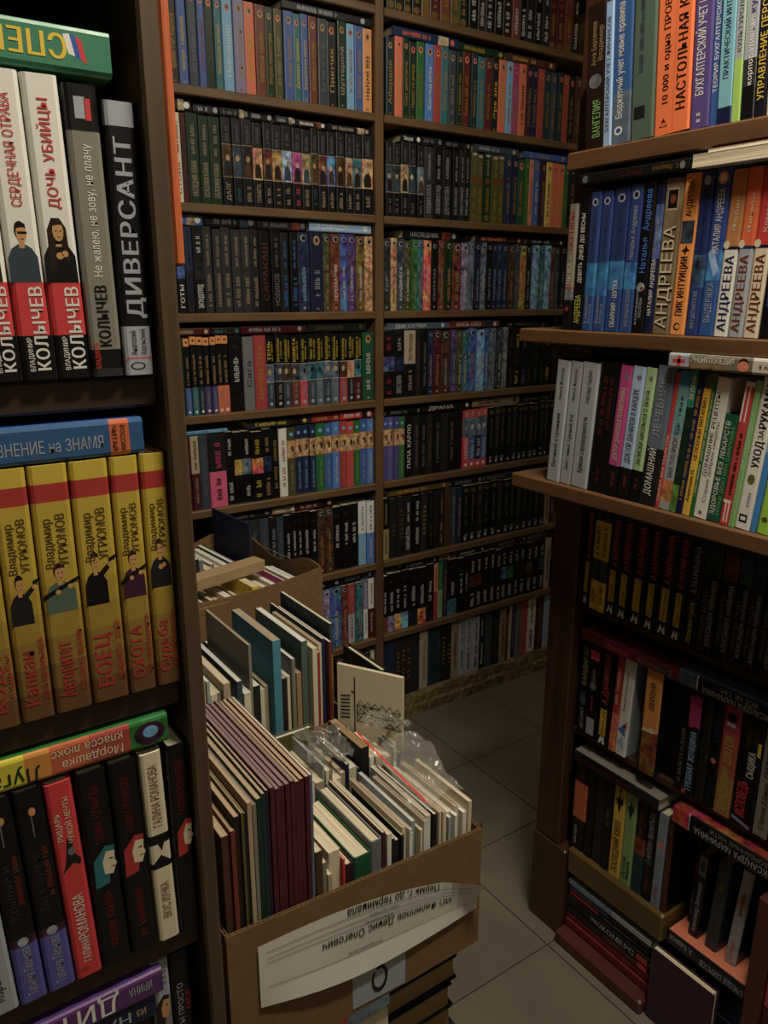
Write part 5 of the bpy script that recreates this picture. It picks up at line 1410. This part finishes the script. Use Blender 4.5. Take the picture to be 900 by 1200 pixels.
front = [('brown', .010, .228, .13, 'brown worn booklet right of the maroon run', 'paperback_book', False), ('stone', .006, .208, .13, 'stone-coloured torn booklet right of the brown one', 'paperback_book', False), ('beige', .006, .19, .12, 'short beige booklet near the address sheet', 'paperback_book', False),
         ('cream', .016, .212, .125, 'thick cream paperback with red edge in the front box', 'paperback_book', False), ('brightred', .003, .2, .12, 'thin red booklet in the front box', 'paperback_book', False), ('darkbrown', .014, .188, .13, 'dark brown paperback right of the thin red booklet', 'hardcover_book', True),
         ('deepgreen', .026, .19, .13, 'thick dark green hardcover with curved spine in the front box', 'hardcover_book', True), ('grey', .017, .2, .135, 'grey hardcover right of the green hardcover', 'hardcover_book', True), ('maroon', .005, .206, .13, 'thin maroon booklet right of the grey hardcover', 'paperback_book', False),
         ('white', .007, .204, .135, 'white booklet right of the thin maroon one', 'paperback_book', False)]
for i, (c, t, h, D, lab, nm, hd) in enumerate(front):
    bb(lab, x + t / 2, .6625 + rnd.uniform(0, .01), ZI, t - .0004, h + .019, D, c, nm, hard=hd, grp=GF, mat='cloth'); x += t
i = 0
while x < .594:
    t = rnd.choice((.004, .005, .006, .007)); c = rnd.choice(('white', 'cream', 'beige', 'stone', 'silver', 'white', 'charcoal', 'cream'))
    h = .209 + rnd.uniform(-.008, .014)
    bb('%s thin brochure, %s right of the white booklet, front box' % (c, ORD[i]), x + t / 2, .6625 + rnd.uniform(0, .014), ZI, t - .0004, h, .125 + rnd.uniform(-.012, .01), c, 'brochure', page=rnd.choice(('cream', 'white', 'beige')), grp=GF, lean=rnd.uniform(-.6, .6), rz=math.radians(rnd.uniform(-.8, .8))); x += t + .0008; i += 1
# second rank
x = xs + .004; i = 0
while x < .586:
    c = ('blue', 'cream', 'beige', 'navy', 'cream', 'slate', 'darkblue', 'cream', 'white', 'stone', 'cream', 'white', 'beige', 'silver', 'cream', 'tan')[i % 16]; t = rnd.choice((.005, .006, .008, .011, .013)) if c in ('cream', 'beige', 'white') else rnd.choice((.003, .005))
    D = .09 if x + t < .50 else max(.03, .917 - (x + t - .5475) * 1.732 - .018 - .812)
    D = min(D, .09); up_ = 0; pg_ = rnd.choice(('cream', 'white', 'cream'))
    if .515 < x < .53 and 'tanned' not in globals(): tanned = True; c, t, up_, pg_ = 'black', .014, .026, 'tan'
    bb('%s booklet, %s from left in the rear rank of the front box' % (c, ORD[i]), x + t / 2, .812 + rnd.uniform(0, .005), ZI, t - .0004, (.229 if x < .46 else .224) + up_ + rnd.uniform(-.012, .012), D, c, 'booklet', page=pg_, grp=GF); x += t; i += 1
bb('khaki book facing forward at the back of the front box', .524, .966, ZI, .013, .207, .128, 'khaki', 'hardcover_book', rz=math.pi / 2, hard=True, grp=GF, page='white')
bb('black book with pale page top at the rear right of front box', .5955, .868, ZI, .012, .322, .108, 'black', 'hardcover_book', hard=True, grp=GF)
# booklet with a lattice mast drawing
rz = math.radians(210); ux, uy = -math.sin(rz), math.cos(rz)
tw = bb('cream booklet with black lattice mast drawing in the front box', .5995 - ux * .108, .826 - uy * .108, ZI, .006, .327, .108, 'cream', 'booklet', rz=rz, grp=GF, bands=[(0, 1, 'cream')])
dr = MB(); xf = .0034
def stroke(y0, z0, y1, z1, w_=.0007):
    L = math.hypot(y1 - y0, z1 - z0) or 1; nx, nz = -(z1 - z0) / L * w_, (y1 - y0) / L * w_
    dr.poly([(xf, y0 - nx, z0 - nz), (xf, y1 - nx, z1 - nz), (xf, y1 + nx, z1 + nz), (xf, y0 + nx, z0 + nz)], C('charcoal'))
for i in range(6):
    a, c_ = .034 + i * .012, .034 + (i + 1) * .012
    for zz in (.24, .2535, .267):
        stroke(a, zz, c_, zz); stroke(a, zz, c_, zz + .014, .0005) if zz < .267 else None; stroke(a, zz + .014, c_, zz, .0005) if zz < .267 else None
    stroke(a, .24, a, .267)
    stroke(a, .267, (a + c_) / 2, .275, .0005); stroke((a + c_) / 2, .275, c_, .267, .0005)
stroke(.03, .22, .03, .312, .001); stroke(.031, .285, .024, .287, .0014)
for k in range(7): stroke(.006, .24 + k * .006, .022, .243 + k * .006, .0012)
dr.build('mast_drawing', 'paper', tw)
# --- clear film sleeves over the brochures
def film(label, ox, oy, oz, sx, sy, amp, seed, dropx=0, strip=False, rise=0.0):
    r = random.Random(seed); b = MB(); n = 26
    ph = [r.uniform(0, 6.3) for _ in range(6)]; fq = [r.uniform(8, 26) for _ in range(6)]
    def P_(i, j):
        u, v = i / n, j / n
        z = amp * (math.sin(fq[0] * u + fq[1] * v + ph[0]) + .7 * math.sin(fq[2] * u - fq[3] * v + ph[1]) + .6 * abs(math.sin(fq[4] * v + fq[5] * u + ph[2])))
        z += rise * v - dropx * max(0, u - .75) ** 2 * 12
        return (ox + sx * u + .01 * math.sin(5 * v + ph[3]), oy + sy * v + .008 * math.sin(6 * u + ph[4]), oz + z)
    g = [[P_(i, j) for j in range(n + 1)] for i in range(n + 1)]
    for i in range(n):
        for j in range(n):
            b.poly([g[i][j], g[i + 1][j], g[i + 1][j + 1]]); b.poly([g[i][j], g[i + 1][j + 1], g[i][j + 1]])
    root = empty('plastic_sleeve', (0, 0, 0)); tag(root, label, 'plastic bag', 'plastic sleeves in the front box')
    b.build('film', 'film', root)
    if strip:
        p, q = Vector((.507, .806, .752)), Vector((.523, .668, .716)); e = MB(); m_ = 8
        for j in range(m_):
            u0, u1 = p.lerp(q, j / m_), p.lerp(q, (j + 1) / m_)
            e.poly([u0 + Vector((-.0012, 0, 0)), u1 + Vector((-.0012, 0, 0)), u1 + Vector((.0012, 0, 0)), u0 + Vector((.0012, 0, 0))]); e.poly([u0 + Vector((.0012, 0, 0)), u1 + Vector((.0012, 0, 0)), u1 + Vector((.0012, 0, -.0012)), u0 + Vector((.0012, 0, -.0012))])
        e.build('red_zip', 'redplastic', root)
film('crumpled clear sleeve with red zip over the right brochures', .515, .672, .708, .08, .13, .002, 3, 0, True, .016)
film('crumpled clear sleeve bunched over the rear rank', .455, .822, .712, .07, .075, .003, 8, 0, False, .006)
film('clear sleeve hanging over the right rim of the front box', .54, .808, .738, .055, .03, .002, 15, .02, False, .012)
# --- middle box
GM = 'booklets in the middle cardboard box'; ZM = .4915
x = .2545; mids = [('stone', .008, .25), ('beige', .010, .262), ('tan', .006, .27), ('darkbrown', .010, .262), ('cream', .012, .25), ('stone', .006, .272), ('brown', .012, .255), ('cream', .006, .262), ('greygreen', .008, .274), ('beige', .012, .262), ('silver', .005, .27), ('cream', .009, .25), ('stone', .006, .24), ('beige', .010, .262),
     ('white', .006, .235), ('slate', .008, .25), ('cream', .010, .232), ('stone', .005, .298), ('charcoal', .010, .232), ('cream', .008, .226), ('beige', .006, .236), ((.07, .28, .4), .012, .296), ('darkbrown', .008, .245), ('cream', .010, .235), ('stone', .006, .25), ('tan', .008, .24), ('greygreen', .010, .276), ('cream', .008, .283), ('red', .004, .27), ('cream', .006, .268), ('darkblue', .005, .272), ('rust', .005, .27), ('gold', .004, .25), ('slate', .006, .30)]
cnt = {}
for i, (c, t, h) in enumerate(mids):
    t *= 1.29; h += .022
    if x + t > .6095: break
    D = rnd.uniform(.15, .2)
    bb('%s booklet, %s from left in the middle box' % (c if isinstance(c, str) else 'blue', ORD[i]), x + t / 2, 1.0 + rnd.uniform(0, .02), ZM, t - .0014, h + rnd.uniform(-.012, .012), D, c, 'booklet', page=rnd.choice(('cream', 'white', 'cream', 'beige')), grp=GM, mat='cloth')
    x += t
# --- rear box (contents turned with it)
GR = 'books in the rear cardboard box'; a5 = math.radians(5)
def inbox(lx, ly): return (.545 + lx * math.cos(a5) - ly * math.sin(a5), 1.455 + lx * math.sin(a5) + ly * math.cos(a5))
x = -.10; rear = [('white', .008, .30, 0), ('deepgreen', .005, .31, 0), ('cream', .010, .30, 0), ('green', .008, .29, 0), ('silver', .006, .30, 0), ('cream', .012, .285, 0), ('stone', .008, .30, 0), ('beige', .012, .292, 0), ('charcoal', .010, .29, 0), ('cream', .014, .30, 0), ('stone', .010, .285, 0), ('beige', .008, .295, 0), ('darkbrown', .012, .285, 0),
      ('yellow', .016, .318, 0), ('cream', .012, .30, 0), ('white', .008, .295, 0), ('cream', .010, .302, 0), ('stone', .008, .29, 0), ('white', .010, .305, 0), ('cream', .010, .298, 0), ('magenta', .005, .312, 0), ('white', .006, .305, 0), ('silver', .010, .3, 0), ('cream', .008, .296, 0), ('stone', .012, .3, 0), ('white', .010, .298, 0)]
for i, (c, t, h, _) in enumerate(rear):
    if x + t > .174: break
    X_, Y_ = inbox(x + t / 2, -.164 + rnd.uniform(0, .008))
    bb('%s booklet, %s from left along the front of the rear box' % (c, ORD[i]), X_, Y_, .4745, t - .0005, h, .135, c, 'booklet', rz=a5, page=rnd.choice(('cream', 'white')), grp=GR, mat='cloth'); x += t
x = -.090; back2 = [('teal', .008, .372), ('charcoal', .006, .378), ('purple', .005, .38), ('darkgreen', .010, .37), ('cream', .012, .36), ('stone', .010, .365), ('beige', .014, .35), ('charcoal', .012, .365), ('grey', .010, .36), ('cream', .016, .34), ('stone', .010, .345), ('beige', .012, .335), ('cream', .010, .33), ('white', .012, .335), ('charcoal', .010, .34), ('cream', .012, .33), ('white', .010, .325)]
for i, (c, t, h) in enumerate(back2):
    X_, Y_ = inbox(x + t / 2, -.018 + rnd.uniform(0, .008))
    bb('%s notebook, %s from left at the back of the rear box' % (c, ORD[i]), X_, Y_, .4745, t - .0005, h - .02, .15, c, 'notebook', rz=a5, page=rnd.choice(('cream', 'white')), grp=GR, mat='cloth'); x += t
X_, Y_ = inbox(.106, -.016)
bb('indigo card standing tall at the right of the rear box', X_, Y_, .4745, .004, .395, .165, 'navy', 'brochure', rz=a5 , grp=GR, bands=[(0, 1, 'navy')], page='navy')
X_, Y_ = inbox(-.11, -.13)
book('paperback_book', 'tan paperback lying across the booklets of the rear box', (X_, Y_, .4745 + .3205 + .012), .022, .2, D=.035, rz=a5 + math.radians(8), flat=1, base='tan', hard=False, page='cream', mat='cloth', group=GR)
# --- books carrying the front box
def fore_y(label, x1, x0, yf, z, t, base, D=.14, nm='hardcover_book', hard=True, page='tan'):
    return book(nm, label, (x1, yf + D, z + t / 2), t, x1 - x0, D=D, rz=math.pi, flat=1, base=base, hard=hard, page=page, mat='cloth', group='books stacked under the front box')
z = .001
for i in range(11):
    t = .0421
    fore_y('thick black book, pages outward, %s from the floor under the front box' % ORD[i], .598 - .006 * ((i * 7) % 3), .474, .684 + .004 * (i % 2), z, t, 'black' if i % 3 else 'charcoal', page='tan'); z += t + .0003
z = .001
for i in range(12):
    t = .0385
    c = ('navy', 'maroon', 'charcoal', 'darkgreen', 'black', 'brown', 'slate', 'charcoal', 'darkbrown', 'black', 'cream', 'rust')[i]
    kw = dict(bands=[(0, .62, (.12, .05, .03), .9), (.62, .7, 'orange', .3), (.7, 1, 'skyblue', .7)]) if i == 11 else {}
    book('hardcover_book', '%s book lying %s from the floor, left stack under front box' % (c, ORD[i]) if i < 11 else 'picture-spined book topping the left stack under front box', (.246 + .004 * (i % 3), .668 + .003 * (i % 2), z + t / 2), t, .214, D=.2, flat=1, base=c, boards=None, group='books stacked under the front box', **kw); z += t + .0003
